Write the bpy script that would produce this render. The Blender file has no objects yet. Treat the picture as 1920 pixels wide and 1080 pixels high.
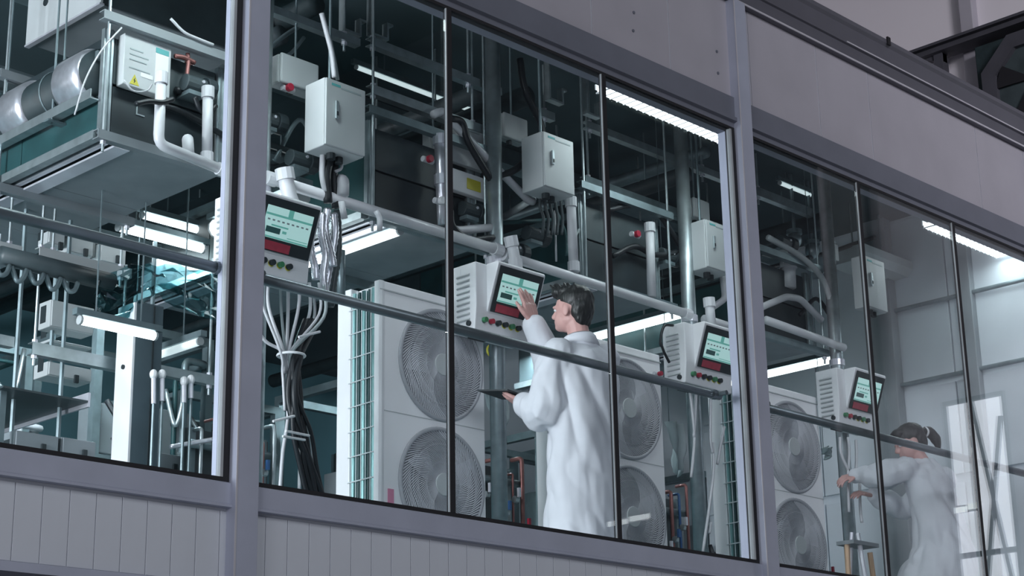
import bpy, bmesh, math, random
from mathutils import Vector, Matrix, Euler, noise
PI = math.pi
rnd = random.Random(7)
SC = bpy.context.scene
COL = SC.collection

# ------------------------------------------------------------------ camera
CAM_P = Vector((0.0, -5.0, -1.0)); FPX = 3333.14
PITCH, YAW, ROLL = (math.radians(a) for a in (17.1213, 46.0394, -1.0648))
_f = Vector((math.sin(YAW)*math.cos(PITCH), math.cos(YAW)*math.cos(PITCH), math.sin(PITCH)))
_r0 = Vector((math.cos(YAW), -math.sin(YAW), 0)); _u0 = _r0.cross(_f)
_r = _r0*math.cos(ROLL) + _u0*math.sin(ROLL); _u = _u0*math.cos(ROLL) - _r0*math.sin(ROLL)
cam_d = bpy.data.cameras.new('camera'); cam = bpy.data.objects.new('camera', cam_d); COL.objects.link(cam)
cam.matrix_world = Matrix(((_r.x, _u.x, -_f.x, CAM_P.x), (_r.y, _u.y, -_f.y, CAM_P.y), (_r.z, _u.z, -_f.z, CAM_P.z), (0, 0, 0, 1)))
cam_d.sensor_width = 36.0; cam_d.lens = FPX/1920*36.0; cam_d.clip_start = 0.05; cam_d.clip_end = 200
SC.camera = cam

def at(px, py, y):
    """survey helper: the point of the place at depth y (metres behind the glass) sighted at a photo pixel"""
    d = _r*((px-960)/FPX) - _u*((py-540)/FPX) + _f
    return CAM_P + d*((y-CAM_P.y)/d.y)
def atx(px, py, x):
    d = _r*((px-960)/FPX) - _u*((py-540)/FPX) + _f
    return CAM_P + d*((x-CAM_P.x)/d.x)

# ------------------------------------------------------------------ world, lights, exposure
W = bpy.data.worlds.new('hall_ambient'); SC.world = W; W.use_nodes = True
bg = W.node_tree.nodes['Background']; bg.inputs[0].default_value = (0.50, 0.50, 0.58, 1); bg.inputs[1].default_value = 0.25
def area(name, loc, target, sx, sy, power, color):
    l = bpy.data.lights.new(name, 'AREA'); l.shape = 'RECTANGLE'; l.size = sx; l.size_y = sy; l.energy = power; l.color = color
    o = bpy.data.objects.new(name, l); COL.objects.link(o); o.location = loc
    o.rotation_euler = (Vector(target)-Vector(loc)).to_track_quat('-Z', 'Y').to_euler(); return o
area('hall_window_daylight', (-7.5, -6.5, 1.2), (4.5, 0, 0.8), 5, 4, 330, (0.95, 0.96, 1.0))
area('hall_front_fill', (2.0, -13, 7.0), (6.0, 0, 1.0), 10, 5, 540, (0.93, 0.96, 1.0))  # added fill in front of the facade, no fixture built for it
area('hall_end_fill', (3.0, -15, 7.0), (16.0, 4.0, 4.8), 4, 4, 125, (.97, .94, 1.0)).data.spread = math.radians(45)  # added only to brighten the wall beyond the room
area('room_left_key', (-2.3, 1.25, 1.25), (6, .7, 1.0), 2.0, 1.8, 560, (0.92, 0.96, 1.0))  # key light added at the unseen left end, its window is assumed
SC.view_settings.view_transform = 'Standard'; SC.view_settings.look = 'None'
SC.view_settings.exposure = 0.0; SC.view_settings.gamma = 1.0; SC.view_settings.use_curve_mapping = False

# ------------------------------------------------------------------ materials
def mat(name, col, rough=0.5, metal=0.0, var=0.12, scale=6.0, bump=0.0, emit=None, es=0.0, stretch=None):
    m = bpy.data.materials.new(name); m.use_nodes = True; nt = m.node_tree; b = nt.nodes['Principled BSDF']
    b.inputs['Roughness'].default_value = rough; b.inputs['Metallic'].default_value = metal
    tc = nt.nodes.new('ShaderNodeTexCoord'); mp = nt.nodes.new('ShaderNodeMapping')
    nt.links.new(tc.outputs['Object'], mp.inputs[0])
    if stretch: mp.inputs['Scale'].default_value = stretch
    n = nt.nodes.new('ShaderNodeTexNoise'); n.inputs['Scale'].default_value = scale; n.inputs['Detail'].default_value = 4
    nt.links.new(mp.outputs[0], n.inputs['Vector'])
    r = nt.nodes.new('ShaderNodeValToRGB'); e = r.color_ramp.elements
    e[0].position = .3; e[1].position = .7
    e[0].color = (*[c*(1-var) for c in col], 1); e[1].color = (*[min(1, c*(1+var)) for c in col], 1)
    nt.links.new(n.outputs[0], r.inputs[0]); nt.links.new(r.outputs[0], b.inputs['Base Color'])
    if bump:
        bp = nt.nodes.new('ShaderNodeBump'); bp.inputs['Strength'].default_value = bump; bp.inputs['Distance'].default_value = .01
        nt.links.new(n.outputs[0], bp.inputs['Height']); nt.links.new(bp.outputs[0], b.inputs['Normal'])
    if emit:
        b.inputs['Emission Color'].default_value = (*emit, 1); b.inputs['Emission Strength'].default_value = es
    return m
def glass_mat(name, tint, ior):
    m = bpy.data.materials.new(name); m.use_nodes = True; nt = m.node_tree; nt.nodes.clear()
    out = nt.nodes.new('ShaderNodeOutputMaterial'); mx = nt.nodes.new('ShaderNodeMixShader')
    tr = nt.nodes.new('ShaderNodeBsdfTransparent'); tr.inputs[0].default_value = (*tint, 1)
    gl = nt.nodes.new('ShaderNodeBsdfGlossy'); gl.inputs['Roughness'].default_value = 0.0
    fr = nt.nodes.new('ShaderNodeFresnel'); ge = nt.nodes.new('ShaderNodeNewGeometry'); mi = nt.nodes.new('ShaderNodeMix')
    mi.inputs[2].default_value = ior; mi.inputs[3].default_value = 1/ior
    nt.links.new(ge.outputs['Backfacing'], mi.inputs[0]); nt.links.new(mi.outputs[0], fr.inputs[0])
    nt.links.new(fr.outputs[0], mx.inputs[0]); nt.links.new(tr.outputs[0], mx.inputs[1]); nt.links.new(gl.outputs[0], mx.inputs[2])
    nt.links.new(mx.outputs[0], out.inputs[0]); return m
M = dict(
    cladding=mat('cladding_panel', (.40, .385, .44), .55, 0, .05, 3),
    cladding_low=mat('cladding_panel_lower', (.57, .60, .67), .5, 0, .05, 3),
    frame=mat('frame_metal', (.41, .435, .54), .45, .1, .06, 5),
    frame_dark=mat('header_metal', (.165, .175, .22), .5, .1, .06, 5),
    lip=mat('lip_metal', (.62, .61, .66), .35, .3, .05, 5),
    gutter=mat('gutter_metal', (.105, .105, .13), .5, .1, .06, 5),
    black=mat('black_rubber', (.010, .010, .014), .7),
    glass=glass_mat('window_glass', (.948, .968, .982), 1.42),
    edge=mat('glass_edge', (.34, .36, .38), .4),
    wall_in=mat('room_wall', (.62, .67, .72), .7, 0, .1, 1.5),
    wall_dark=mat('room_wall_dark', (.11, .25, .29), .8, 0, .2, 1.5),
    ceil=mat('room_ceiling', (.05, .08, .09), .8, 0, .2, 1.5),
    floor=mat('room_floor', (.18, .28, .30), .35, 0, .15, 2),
    hall=mat('hall_wall', (.80, .76, .82), .8, 0, .04, .6),
    hall_dark=mat('hall_steel', (.06, .06, .075), .6),
    hall_top=mat('hall_roof', (.02, .02, .025), .9),
    hall_far=mat('hall_far_wall', (.09, .09, .11), .8, 0, .06, .6),
    concrete=mat('hall_ground', (.3, .3, .31), .8, 0, .1, 1),
    steel=mat('galvanised_steel', (.42, .48, .50), .38, .75, .18, 14),
    steel_d=mat('dull_steel', (.20, .26, .28), .45, .5, .2, 10),
    alu=mat('aluminium', (.70, .70, .76), .33, .45, .1, 8),
    rail=mat('rail_steel', (.20, .23, .25), .38, .7, .1, 8),
    white=mat('white_paint', (.82, .83, .85), .45, 0, .04, 5),
    casing=mat('white_casing', (.93, .93, .95), .45, 0, .03, 5),
    offwhite=mat('grey_white_paint', (.52, .55, .56), .5, 0, .06, 5),
    pvc=mat('white_pvc', (.62, .63, .66), .35, 0, .05, 6),
    bluesteel=mat('blue_grey_steel', (.075, .11, .13), .5, 0, .15, 5),
    grey=mat('grey_paint', (.23, .26, .28), .5, 0, .12, 5),
    dark=mat('dark_casing', (.022, .034, .040), .5, 0, .3, 5),
    dark2=mat('charcoal_casing', (.05, .068, .075), .45, 0, .25, 5),
    blackhose=mat('black_hose', (.012, .016, .020), .45),
    foil=mat('foil', (.78, .78, .84), .30, .8, .10, 30, .12),
    insul=mat('dark_insulation', (.02, .035, .04), .6, 0, .25, 12, .2),
    teal=mat('teal_panel', (.014, .06, .065), .5, 0, .25, 6),
    fin=mat('coil_fins', (.17, .35, .35), .4, .3, .35, 18, .3, stretch=(3, 3, .25)),
    wire=mat('wire', (.75, .80, .82), .35, .3),
    grille=mat('fan_grille', (.60, .61, .65), .5),
    recess=mat('fan_recess', (.40, .41, .44), .7, 0, .1, 4),
    skin=mat('skin', (.62, .36, .33), .5, 0, .06, 20),
    hair=mat('hair', (.016, .018, .018), .45, 0, .5, 60, .6, stretch=(1, 1, .2)),
    coat=mat('white_coat', (.68, .70, .75), .75, 0, .03, 18, .04),
    trousers=mat('trousers', (.05, .06, .09), .8),
    red=mat('red_plastic', (.42, .02, .05), .4),
    redstrip=mat('red_strip', (.42, .05, .08), .5, 0, .15, 30),
    yellow=mat('yellow', (.62, .56, .06), .5),
    green=mat('green_plastic', (.05, .22, .10), .4),
    blue=mat('blue_plastic', (.03, .10, .25), .4),
    tealink=mat('teal_print', (.10, .40, .40), .6),
    greyink=mat('grey_print', (.36, .42, .43), .6),
    ink=mat('dark_print', (.02, .03, .035), .6),
    pink=mat('pink_sticker', (.75, .28, .42), .5),
    screen=mat('screen', (.1, .3, .3), .3, 0, .02, 5, 0, (.58, .84, .80), .62),
    screen_teal=mat('screen_teal', (.05, .2, .18), .3, 0, .02, 5, 0, (.14, .42, .36), .6),
    screen_dark=mat('screen_dark', (.02, .06, .06), .3, 0, .02, 5, 0, (.02, .06, .06), .5),
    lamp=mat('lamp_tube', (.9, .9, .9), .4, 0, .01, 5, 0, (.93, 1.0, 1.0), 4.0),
    lamp_dim=mat('lamp_tube_thin', (.9, .9, .9), .4, 0, .01, 5, 0, (.80, .95, .95), .75),
    daylight=mat('daylit_pane', (.8, .8, .8), .4, 0, .02, 2, 0, (.88, .92, 1.0), 3.4),
    wood=mat('light_wood', (.55, .36, .22), .55, 0, .2, 10, 0, stretch=(8, 8, 1)),
    copper=mat('copper_pipe', (.30, .13, .12), .4, .5),
    plastic=glass_mat('clear_plastic_film', (.55, .72, .74), 1.7),
    cloth=mat('white_cloth', (.55, .62, .64), .8, 0, .05, 10, .2),
)

# ------------------------------------------------------------------ mesh helpers
class MB:
    def __init__(s): s.bm = bmesh.new()
    def hexa(s, p):
        v = [s.bm.verts.new(q) for q in p]
        for f in ((0, 3, 2, 1), (4, 5, 6, 7), (0, 1, 5, 4), (1, 2, 6, 5), (2, 3, 7, 6), (3, 0, 4, 7)): s.bm.faces.new([v[i] for i in f])
        return s
    def box(s, a, b):
        (x0, y0, z0), (x1, y1, z1) = a, b
        x0, x1 = min(x0, x1), max(x0, x1); y0, y1 = min(y0, y1), max(y0, y1); z0, z1 = min(z0, z1), max(z0, z1)
        return s.hexa([(x0, y0, z0), (x1, y0, z0), (x1, y1, z0), (x0, y1, z0), (x0, y0, z1), (x1, y0, z1), (x1, y1, z1), (x0, y1, z1)])
    def prism(s, pts, ax, a, b):
        """closed outline pts (2-D) extruded along axis ax from a to b"""
        def q(p, t): return {0: (t, p[0], p[1]), 1: (p[0], t, p[1]), 2: (p[0], p[1], t)}[ax]
        A = [s.bm.verts.new(q(p, a)) for p in pts]; B = [s.bm.verts.new(q(p, b)) for p in pts]; n = len(pts)
        s.bm.faces.new(A); s.bm.faces.new(B[::-1])
        for i in range(n): s.bm.faces.new((A[i], B[i], B[(i+1) % n], A[(i+1) % n]))
        return s
    def tube(s, pts, r, n=8, cap=True, flat=1.0):
        P = [Vector(p) for p in pts]; rings = []
        R = r if isinstance(r, (list, tuple)) else [r]*len(P)
        t0 = (P[1]-P[0]).normalized(); ref = Vector((0, 0, 1)) if abs(t0.z) < .9 else Vector((1, 0, 0))
        for i, p in enumerate(P):
            t = (P[min(i+1, len(P)-1)]-P[max(i-1, 0)]).normalized()
            a = (ref - t*ref.dot(t))
            a = a.normalized() if a.length > 1e-4 else t.orthogonal().normalized()
            b = t.cross(a); ref = a
            rings.append([s.bm.verts.new(p+(a*math.cos(2*PI*k/n)+b*math.sin(2*PI*k/n)*flat)*R[i]) for k in range(n)])
        for A, B in zip(rings, rings[1:]):
            for k in range(n): s.bm.faces.new((A[k], A[(k+1) % n], B[(k+1) % n], B[k]))
        if cap: s.bm.faces.new(rings[0][::-1]); s.bm.faces.new(rings[-1])
        return s
    def cyl(s, a, b, r, n=12): return s.tube([a, b], r, n)
    def pipe(s, pts, r, n=10, bend=None):
        """polyline with rounded elbows"""
        P = [Vector(p) for p in pts]; out = [P[0]]; bd = bend or r*1.8
        for i in range(1, len(P)-1):
            u = P[i-1]-P[i]; v = P[i+1]-P[i]; d = min(bd, u.length*.45, v.length*.45)
            A = P[i]+u.normalized()*d; B = P[i]+v.normalized()*d
            for k in range(5):
                t = k/4; out.append(A*(1-t)**2+P[i]*2*t*(1-t)+B*t*t)
        out.append(P[-1]); return s.tube(out, r, n)
    def hose(s, pts, r, n=7, seg=6):
        return s.tube(spline(pts, seg), r, n)
    def ell(s, c, r, seg=16, rings=10, rot=None):
        mx = Matrix.Translation(Vector(c)) @ (rot.to_matrix().to_4x4() if rot else Matrix()) @ Matrix.Diagonal((*r, 1))
        bmesh.ops.create_uvsphere(s.bm, u_segments=seg, v_segments=rings, radius=1, matrix=mx); return s
    def ring(s, c, R, r, n=32, k=6, axis=1):
        cc = Vector(c); pr = []
        for i in range(n):
            a = 2*PI*i/n; rr = []
            for j in range(k):
                b = 2*PI*j/k; rad = R+r*math.cos(b); h = r*math.sin(b)
                q = (rad*math.cos(a), h, rad*math.sin(a)) if axis == 1 else ((h, rad*math.cos(a), rad*math.sin(a)) if axis == 0 else (rad*math.cos(a), rad*math.sin(a), h))
                rr.append(s.bm.verts.new(cc+Vector(q)))
            pr.append(rr)
        for i in range(n):
            A, B = pr[i], pr[(i+1) % n]
            for j in range(k): s.bm.faces.new((A[j], A[(j+1) % k], B[(j+1) % k], B[j]))
        return s
    def loft(s, rings):
        V = [[s.bm.verts.new(p) for p in r] for r in rings]; n = len(V[0])
        for A, B in zip(V, V[1:]):
            for k in range(n): s.bm.faces.new((A[k], A[(k+1) % n], B[(k+1) % n], B[k]))
        s.bm.faces.new(V[0][::-1]); s.bm.faces.new(V[-1]); return s
    def grid(s, P):
        V = [[s.bm.verts.new(p) for p in r] for r in P]
        for A, B in zip(V, V[1:]):
            for k in range(len(A)-1): s.bm.faces.new((A[k], A[k+1], B[k+1], B[k]))
        return s
    def mesh(s, name, bevel=0, smooth=False, off=None):
        bmesh.ops.recalc_face_normals(s.bm, faces=s.bm.faces)
        if bevel:
            ed = [e for e in s.bm.edges if len(e.link_faces) == 2 and e.calc_face_angle(0) > .5]
            bmesh.ops.bevel(s.bm, geom=ed, offset=bevel, segments=2, affect='EDGES', profile=.5, clamp_overlap=True)
        if off is not None: bmesh.ops.translate(s.bm, verts=s.bm.verts, vec=-Vector(off))
        me = bpy.data.meshes.new(name); s.bm.to_mesh(me); s.bm.free()
        if smooth: me.shade_smooth() if smooth == 1 else [setattr(p, 'use_smooth', True) for p in me.polygons]
        return me
def spline(pts, seg=6):
    P = [Vector(p) for p in pts]; P = [P[0]*2-P[1]]+P+[P[-1]*2-P[-2]]; out = []
    for i in range(1, len(P)-2):
        for k in range(seg):
            t = k/seg; a, b, c, d = P[i-1:i+3]
            out.append(.5*((2*b)+(c-a)*t+(2*a-5*b+4*c-d)*t*t+(3*b-a-3*c+d)*t**3))
    return out+[P[-2]]

def link(name, me, m, parent=None):
    o = bpy.data.objects.new(name, me); COL.objects.link(o)
    if m: me.materials.append(M[m])
    if parent: o.parent = parent
    return o
def base(o):
    v = Vector((0, 0, 0))
    while o: v = v+o.location; o = o.parent
    return v
def thing(name, label, cat, loc=(0, 0, 0), group=None):
    o = bpy.data.objects.new(name, None); COL.objects.link(o); o.location = loc; o.empty_display_size = .1
    o['label'] = label; o['category'] = cat
    if group: o['group'] = group
    return o
def part(parent, name, mb, m, bevel=0, smooth=False, label=None, kind=None):
    """part given in world coordinates"""
    o = link(name, mb.mesh(name, bevel, smooth, base(parent)), m, parent)
    if label: o['label'] = label
    if kind: o['kind'] = kind
    return o
def solo(name, mb, m, label, cat, group=None, bevel=0, smooth=False):
    o = link(name, mb.mesh(name, bevel, smooth), m); o['label'] = label; o['category'] = cat
    if group: o['group'] = group
    return o
def struct(name, mb, m, bevel=0, parent=None):
    o = link(name, mb.mesh(name, bevel), m, parent); o['kind'] = 'structure'; return o
def dup(root, loc, label, group=None):
    r = root.copy(); COL.objects.link(r); r.location = loc; r['label'] = label
    if group: r['group'] = group
    for ch in list(root.children):
        c = ch.copy(); COL.objects.link(c); c.parent = r
        for g in ch.children:
            d = g.copy(); COL.objects.link(d); d.parent = c
    return r
B = lambda a, b: MB().box(a, b)
ORD = ('first', 'second', 'third', 'fourth', 'fifth', 'sixth', 'seventh', 'eighth', 'ninth', 'tenth')

# ================================================================== THE SETTING
XE = 11.0; ZC = 3.33
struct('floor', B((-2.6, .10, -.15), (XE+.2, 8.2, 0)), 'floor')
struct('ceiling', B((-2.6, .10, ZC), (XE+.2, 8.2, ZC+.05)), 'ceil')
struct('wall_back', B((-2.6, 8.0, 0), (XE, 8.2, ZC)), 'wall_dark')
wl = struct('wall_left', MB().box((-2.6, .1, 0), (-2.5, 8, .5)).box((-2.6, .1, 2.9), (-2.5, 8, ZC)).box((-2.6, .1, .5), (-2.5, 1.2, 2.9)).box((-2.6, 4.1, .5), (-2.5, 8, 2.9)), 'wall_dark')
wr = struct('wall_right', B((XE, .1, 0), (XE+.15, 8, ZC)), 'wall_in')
yy = .12
for k, w in enumerate((.42, .50, .20, .62, .55, .5, .6)):
    part(wr, 'wall_panel', B((XE-.025, yy+.006, .0), (XE, yy+w-.006, 1.30)), 'wall_in', .004)
    part(wr, 'wall_panel', B((XE-.025, yy+.006, 1.36), (XE, yy+w-.006, 2.02)), 'wall_in', .004)
    part(wr, 'wall_panel', B((XE-.025, yy+.006, 2.08), (XE, yy+w-.006, 3.3)), 'wall_in', .004)
    yy += w
part(wr, 'wall_column', B((XE-.09, 1.02, 0), (XE-.026, 1.13, 3.4)), 'grey', .006)
part(wr, 'wall_column', B((XE-.12, 1.66, 0), (XE-.026, 1.84, 3.4)), 'grey', .006)
part(wr, 'wall_pipe', MB().cyl((XE-.06, 1.84, 2.06), (XE-.06, .13, 2.06), .016), 'steel_d')
part(wr, 'wall_pipe', MB().cyl((XE-.06, 1.66, 2.62), (XE-.06, .13, 2.62), .016), 'steel_d')
# facade cladding
LOW0, LOW1 = -.15, .10
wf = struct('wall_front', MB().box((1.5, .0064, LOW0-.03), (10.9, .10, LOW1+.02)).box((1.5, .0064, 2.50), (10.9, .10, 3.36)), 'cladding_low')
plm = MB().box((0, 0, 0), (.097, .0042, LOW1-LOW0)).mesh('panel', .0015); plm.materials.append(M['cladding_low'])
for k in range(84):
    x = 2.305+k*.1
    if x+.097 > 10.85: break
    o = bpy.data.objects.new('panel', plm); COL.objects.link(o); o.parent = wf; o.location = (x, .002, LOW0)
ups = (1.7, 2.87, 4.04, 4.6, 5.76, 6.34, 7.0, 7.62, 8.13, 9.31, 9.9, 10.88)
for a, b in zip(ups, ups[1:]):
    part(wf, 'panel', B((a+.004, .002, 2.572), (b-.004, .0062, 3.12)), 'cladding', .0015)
scr = MB()
for x, z in ((6.07, 2.80), (6.06, 2.70), (6.72, 2.80), (6.72, 2.68)): scr.cyl((x, .004, z), (x, -.003, z), .008, 8)
part(wf, 'screw', scr, 'frame_dark', kind='stuff')
# sill, header, gutter
def xprof(name, prof, m): return struct(name, MB().prism(prof, 0, 1.5, 10.9), m)
t1 = xprof('trim_1', [(.09, .110), (-.030, .110), (-.030, .118), (-.022, .124), (-.022, .195), (-.012, .200), (.09, .200)], 'frame')
xprof('trim_2', [(.10, 2.405), (-.006, 2.405), (-.010, 2.43), (-.030, 2.435), (-.030, 2.455), (-.016, 2.462), (-.018, 2.57), (.10, 2.57)], 'frame_dark')
gt = xprof('trim_3', [(.25, 3.12), (-.03, 3.12), (-.03, 3.132), (-.012, 3.14), (-.014, 3.215), (-.026, 3.22), (-.026, 3.232), (-.012, 3.24), (-.02, 3.33), (-.035, 3.345), (-.035, 3.37), (.25, 3.38)], 'gutter')
part(gt, 'lip', B((1.5, -.036, 3.121), (10.9, -.029, 3.131)), 'lip')
part(gt, 'lip', B((7.9, -.031, 3.221), (10.9, -.025, 3.229)), 'lip')
part(gt, 'bracket', B((8.31, -.045, 3.335), (8.34, -.034, 3.385)), 'black')
xprof('trim_4', [(.12, LOW0-.035), (-.018, LOW0-.035), (-.018, LOW0-.004), (.12, LOW0-.002)], 'frame')
# posts
for k, x in enumerate((3.775, 6.865, 9.99)):
    p = struct('trim_%d' % (5+k), B((x-.045, -.05, -2.5), (x+.055, .10, 3.119)), 'frame', .004)
    part(p, 'seam', B((x-.047, -.052, -2.5), (x-.040, -.049, 3.118)), 'lip')
struct('recess_shade', B((1.5, .25, -2.5), (10.9, .35, LOW0-.035)), 'hall_top')  # near-black sheet painting the shade of the opening under the raised floor
# glazing
Z0, Z1 = .205, 2.405
def window(n, x0, x1, joints):
    w = struct('window_%d' % n, MB().box((x0, -.009, Z0-.006), (x1, .03, Z0+.012)).box((x0, -.009, Z1-.014), (x1, .03, Z1)).box((x0, -.009, Z0+.012), (x0+.014, .03, Z1-.014)).box((x1-.028, -.009, Z0+.012), (x1, .03, Z1-.014)), 'black')
    e = [x0+.014]+joints+[x1-.028]  # pane edges
    for a, b in zip(e, e[1:]):
        part(w, 'pane', B((a+(.018 if a in joints else 0), -.006, Z0+.012), (b-(.017 if b in joints else 0), .006, Z1-.014)), 'glass')
    for j in joints:
        part(w, 'joint', B((j-.012, -.010, Z0+.012), (j+.017, .010, Z1-.014)), 'black')
        part(w, 'glass_edge', B((j-.0165, -.0105, Z0+.012), (j-.0125, -.002, Z1-.014)), 'edge')
    part(w, 'side_bead', B((x1-.04, -.012, Z0+.012), (x1-.0285, .012, Z1-.014)), 'edge')
window(1, 1.55, 3.728, [2.70])
window(2, 3.832, 6.818, [4.815, 5.815])
window(3, 6.922, 9.943, [7.925, 8.915])
# the hall around it: ground and the wall beyond the room
struct('ground', B((-14, -18, -2.7), (17, 8, -2.5)), 'concrete')
struct('hall_ceiling', B((-14, -18, 10.0), (17, 12, 10.2)), 'hall_top')
struct('wall_opposite', B((-14, -18.2, -2.5), (17, -18, 10)), 'hall_far')
XH = 16.0
WY0, WY1 = -4.27, -3.57
hw = struct('wall_end', MB().box((XH, -5.6, -2.5), (XH+.2, WY0, 10)).box((XH, WY1, -2.5), (XH+.2, 16, 10)).box((XH, WY0, 3.2), (XH+.2, WY1, 10)).box((XH, WY0, -2.5), (XH+.2, WY1, -1.6)), 'hall')
struct('wall_end_dark', B((XH, -18, -2.5), (XH+.2, -5.6, 10)), 'hall_far')  # unseen stretch of the end wall, coloured dark to cut the veil in the glass
wd = struct('window_4', MB().box((XH-.03, WY0, -1.6), (XH+.03, WY0+.03, 3.2)).box((XH-.03, WY1-.03, -1.6), (XH+.03, WY1, 3.2)).box((XH-.03, WY0+.03, 3.16), (XH+.03, WY1-.03, 3.2)), 'hall_dark')
part(wd, 'pane', B((XH+.04, WY0+.02, -1.6), (XH+.06, WY1-.02, 3.18)), 'daylight')
for a, b in (((-3.95, 3.16), (-3.64, 1.0)), ((-3.64, 2.95), (-4.02, 1.0))):
    part(wd, 'brace', MB().cyl((XH, a[0], a[1]), (XH, b[0], b[1]), .028, 8), 'grey')
part(wd, 'mullion', B((XH-.03, WY0+.03, 1.58), (XH+.03, WY1-.03, 1.63)), 'grey')
for k, y in enumerate((-2.9, -5.2)): part(hw, 'pilaster', B((XH-.12, y-.25, -2.5), (XH-.001, y+.25, 9.9)), 'concrete')
for k, (qx, qy, w) in enumerate(((1178, 975, .15), (1812, 952, .06))):
    q = atx(qx, qy, XH-.06); t = thing('wall_lamp', ('left', 'right')[k]+' strip lamp pair on the hall wall, seen only as a glint in the glass', 'lamp', (XH-.06, -q.y, q.z), 'strip lamps in the hall')
    part(t, 'plate', B((XH-.05, -q.y-w*2.1, q.z-.035), (XH-.001, -q.y+w*2.1, q.z+.035)), 'hall')
    for j in (-1, 1): part(t, 'strip', B((XH-.07, -q.y+j*w*1.15-w, q.z-.03+j*.01), (XH-.051, -q.y+j*w*1.15+w, q.z+.025+j*.01)), 'lamp')
# column strip, beam, vent on the wall beyond
pA, pB = atx(1797, 0, XH-.1), atx(1822, 0, XH-.1); pC = atx(1830, 165, XH-.1)
part(hw, 'column', B((XH-.12, pB.y, -2.5), (XH-.001, pA.y, 9.9)), 'cladding', .01)
p0, p1 = atx(1700, 112, XH-.3), atx(1960, 6, XH-.3)
part(hw, 'beam', MB().box((XH-.36, p1.y-1, p0.z-.06), (XH-.24, p0.y+.3, p0.z)).box((XH-.42, p1.y-1, p0.z), (XH-.18, p0.y+.3, p0.z+.03)).box((XH-.42, p1.y-1, p0.z-.085), (XH-.18, p0.y+.3, p0.z-.06)), 'hall_dark')
q = atx(1763, 100, XH-.3)
part(hw, 'bracket', MB().box((XH-.36, q.y-.05, q.z-1.6), (XH-.24, q.y+.05, q.z)).prism([(q.y-.05, q.z-.12), (q.y+.22, q.z-.02), (q.y-.05, q.z-.02)], 0, XH-.34, XH-.26), 'hall_dark')
vc = atx(1950, 155, XH-.3); vr = .60
vt = thing('ventilator', 'dark octagonal ventilator on the far wall above the roof edge', 'ventilator', (XH-.25, vc.y, vc.z))
part(vt, 'mounting_plate', B((XH-.30, vc.y-2.0, vc.z-1.2), (XH-.17, atx(1832, 100, XH-.25).y, p0.z-.13)), 'insul', .01)
oc = [(vc.y+vr*math.cos(PI/8+k*PI/4), vc.z+vr*math.sin(PI/8+k*PI/4)) for k in range(8)]
for k in range(8):
    a, b = oc[k], oc[(k+1) % 8]; i = lambda p: (vc.y+(p[0]-vc.y)*.72, vc.z+(p[1]-vc.z)*.72)
    part(vt, 'housing_segment', MB().prism([a, b, i(b), i(a)], 0, XH-.46, XH-.30), 'hall_dark')
part(vt, 'back', MB().prism([i(p) for p in oc], 0, XH-.40, XH-.31), 'dark2')
for k in range(4):
    a = k*PI/2+.3
    part(vt, 'blade', MB().hexa([(XH-.44+dx, vc.y+rr*math.cos(a+t), vc.z+rr*math.sin(a+t)) for dx in (0, .012) for rr, t in ((.05, 0), (.42, -.25), (.42, .35), (.05, .6))]), 'black')

# ================================================================== ROOM: structure-like things
for k, (a, b) in enumerate(((1.0, 3.78), (3.86, 6.72), (7.0, 9.9))):
    t = thing('handrail', ('round grey handrail behind the glass of the left window', 'round grey handrail of the middle window, crossing in front of the standing man', 'round grey handrail of the right window, crossing in front of the stooping woman')[k], 'handrail', ((a+b)/2, .1, 1.015), 'handrails behind the glass')
    part(t, 'rail', MB().cyl((a, .1, 1.015), (b, .1, 1.015), .021, 14), 'rail', smooth=1)
    for x in (a+.03, b-.03):
        part(t, 'bracket', MB().cyl((x, .1, 1.015), (x, .032, 1.015), .012, 8), 'rail')
        part(t, 'end_cap', MB().cyl((x-.035, .1, 1.015), (x-.005, .1, 1.015), .025, 12), 'rail')
COLX = [(4.745, .9), (6.31, 1.2), (7.905, 1.2), (9.41, 1.2)]
names = ('beside the left post', 'behind the control panel the man touches', 'behind the third control panel', 'behind the rightmost control panel')
for (x, y), w in zip(((4.762, 1.2), (6.31, 1.2), (7.92, 1.2), (9.43, 1.2)), names):
    t = thing('support_pole', 'tall round galvanised steel pole '+w, 'pole', (x, y, 0), 'round steel poles')
    part(t, 'shaft', MB().cyl((x, y, .012), (x, y, ZC), .042, 18), 'steel', smooth=1)
    part(t, 'base_plate', B((x-.09, y-.09, 0), (x+.09, y+.09, .012)), 'steel_d')
    part(t, 'collar', MB().cyl((x, y, 1.85), (x, y, 1.89), .05, 18), 'alu')

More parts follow.
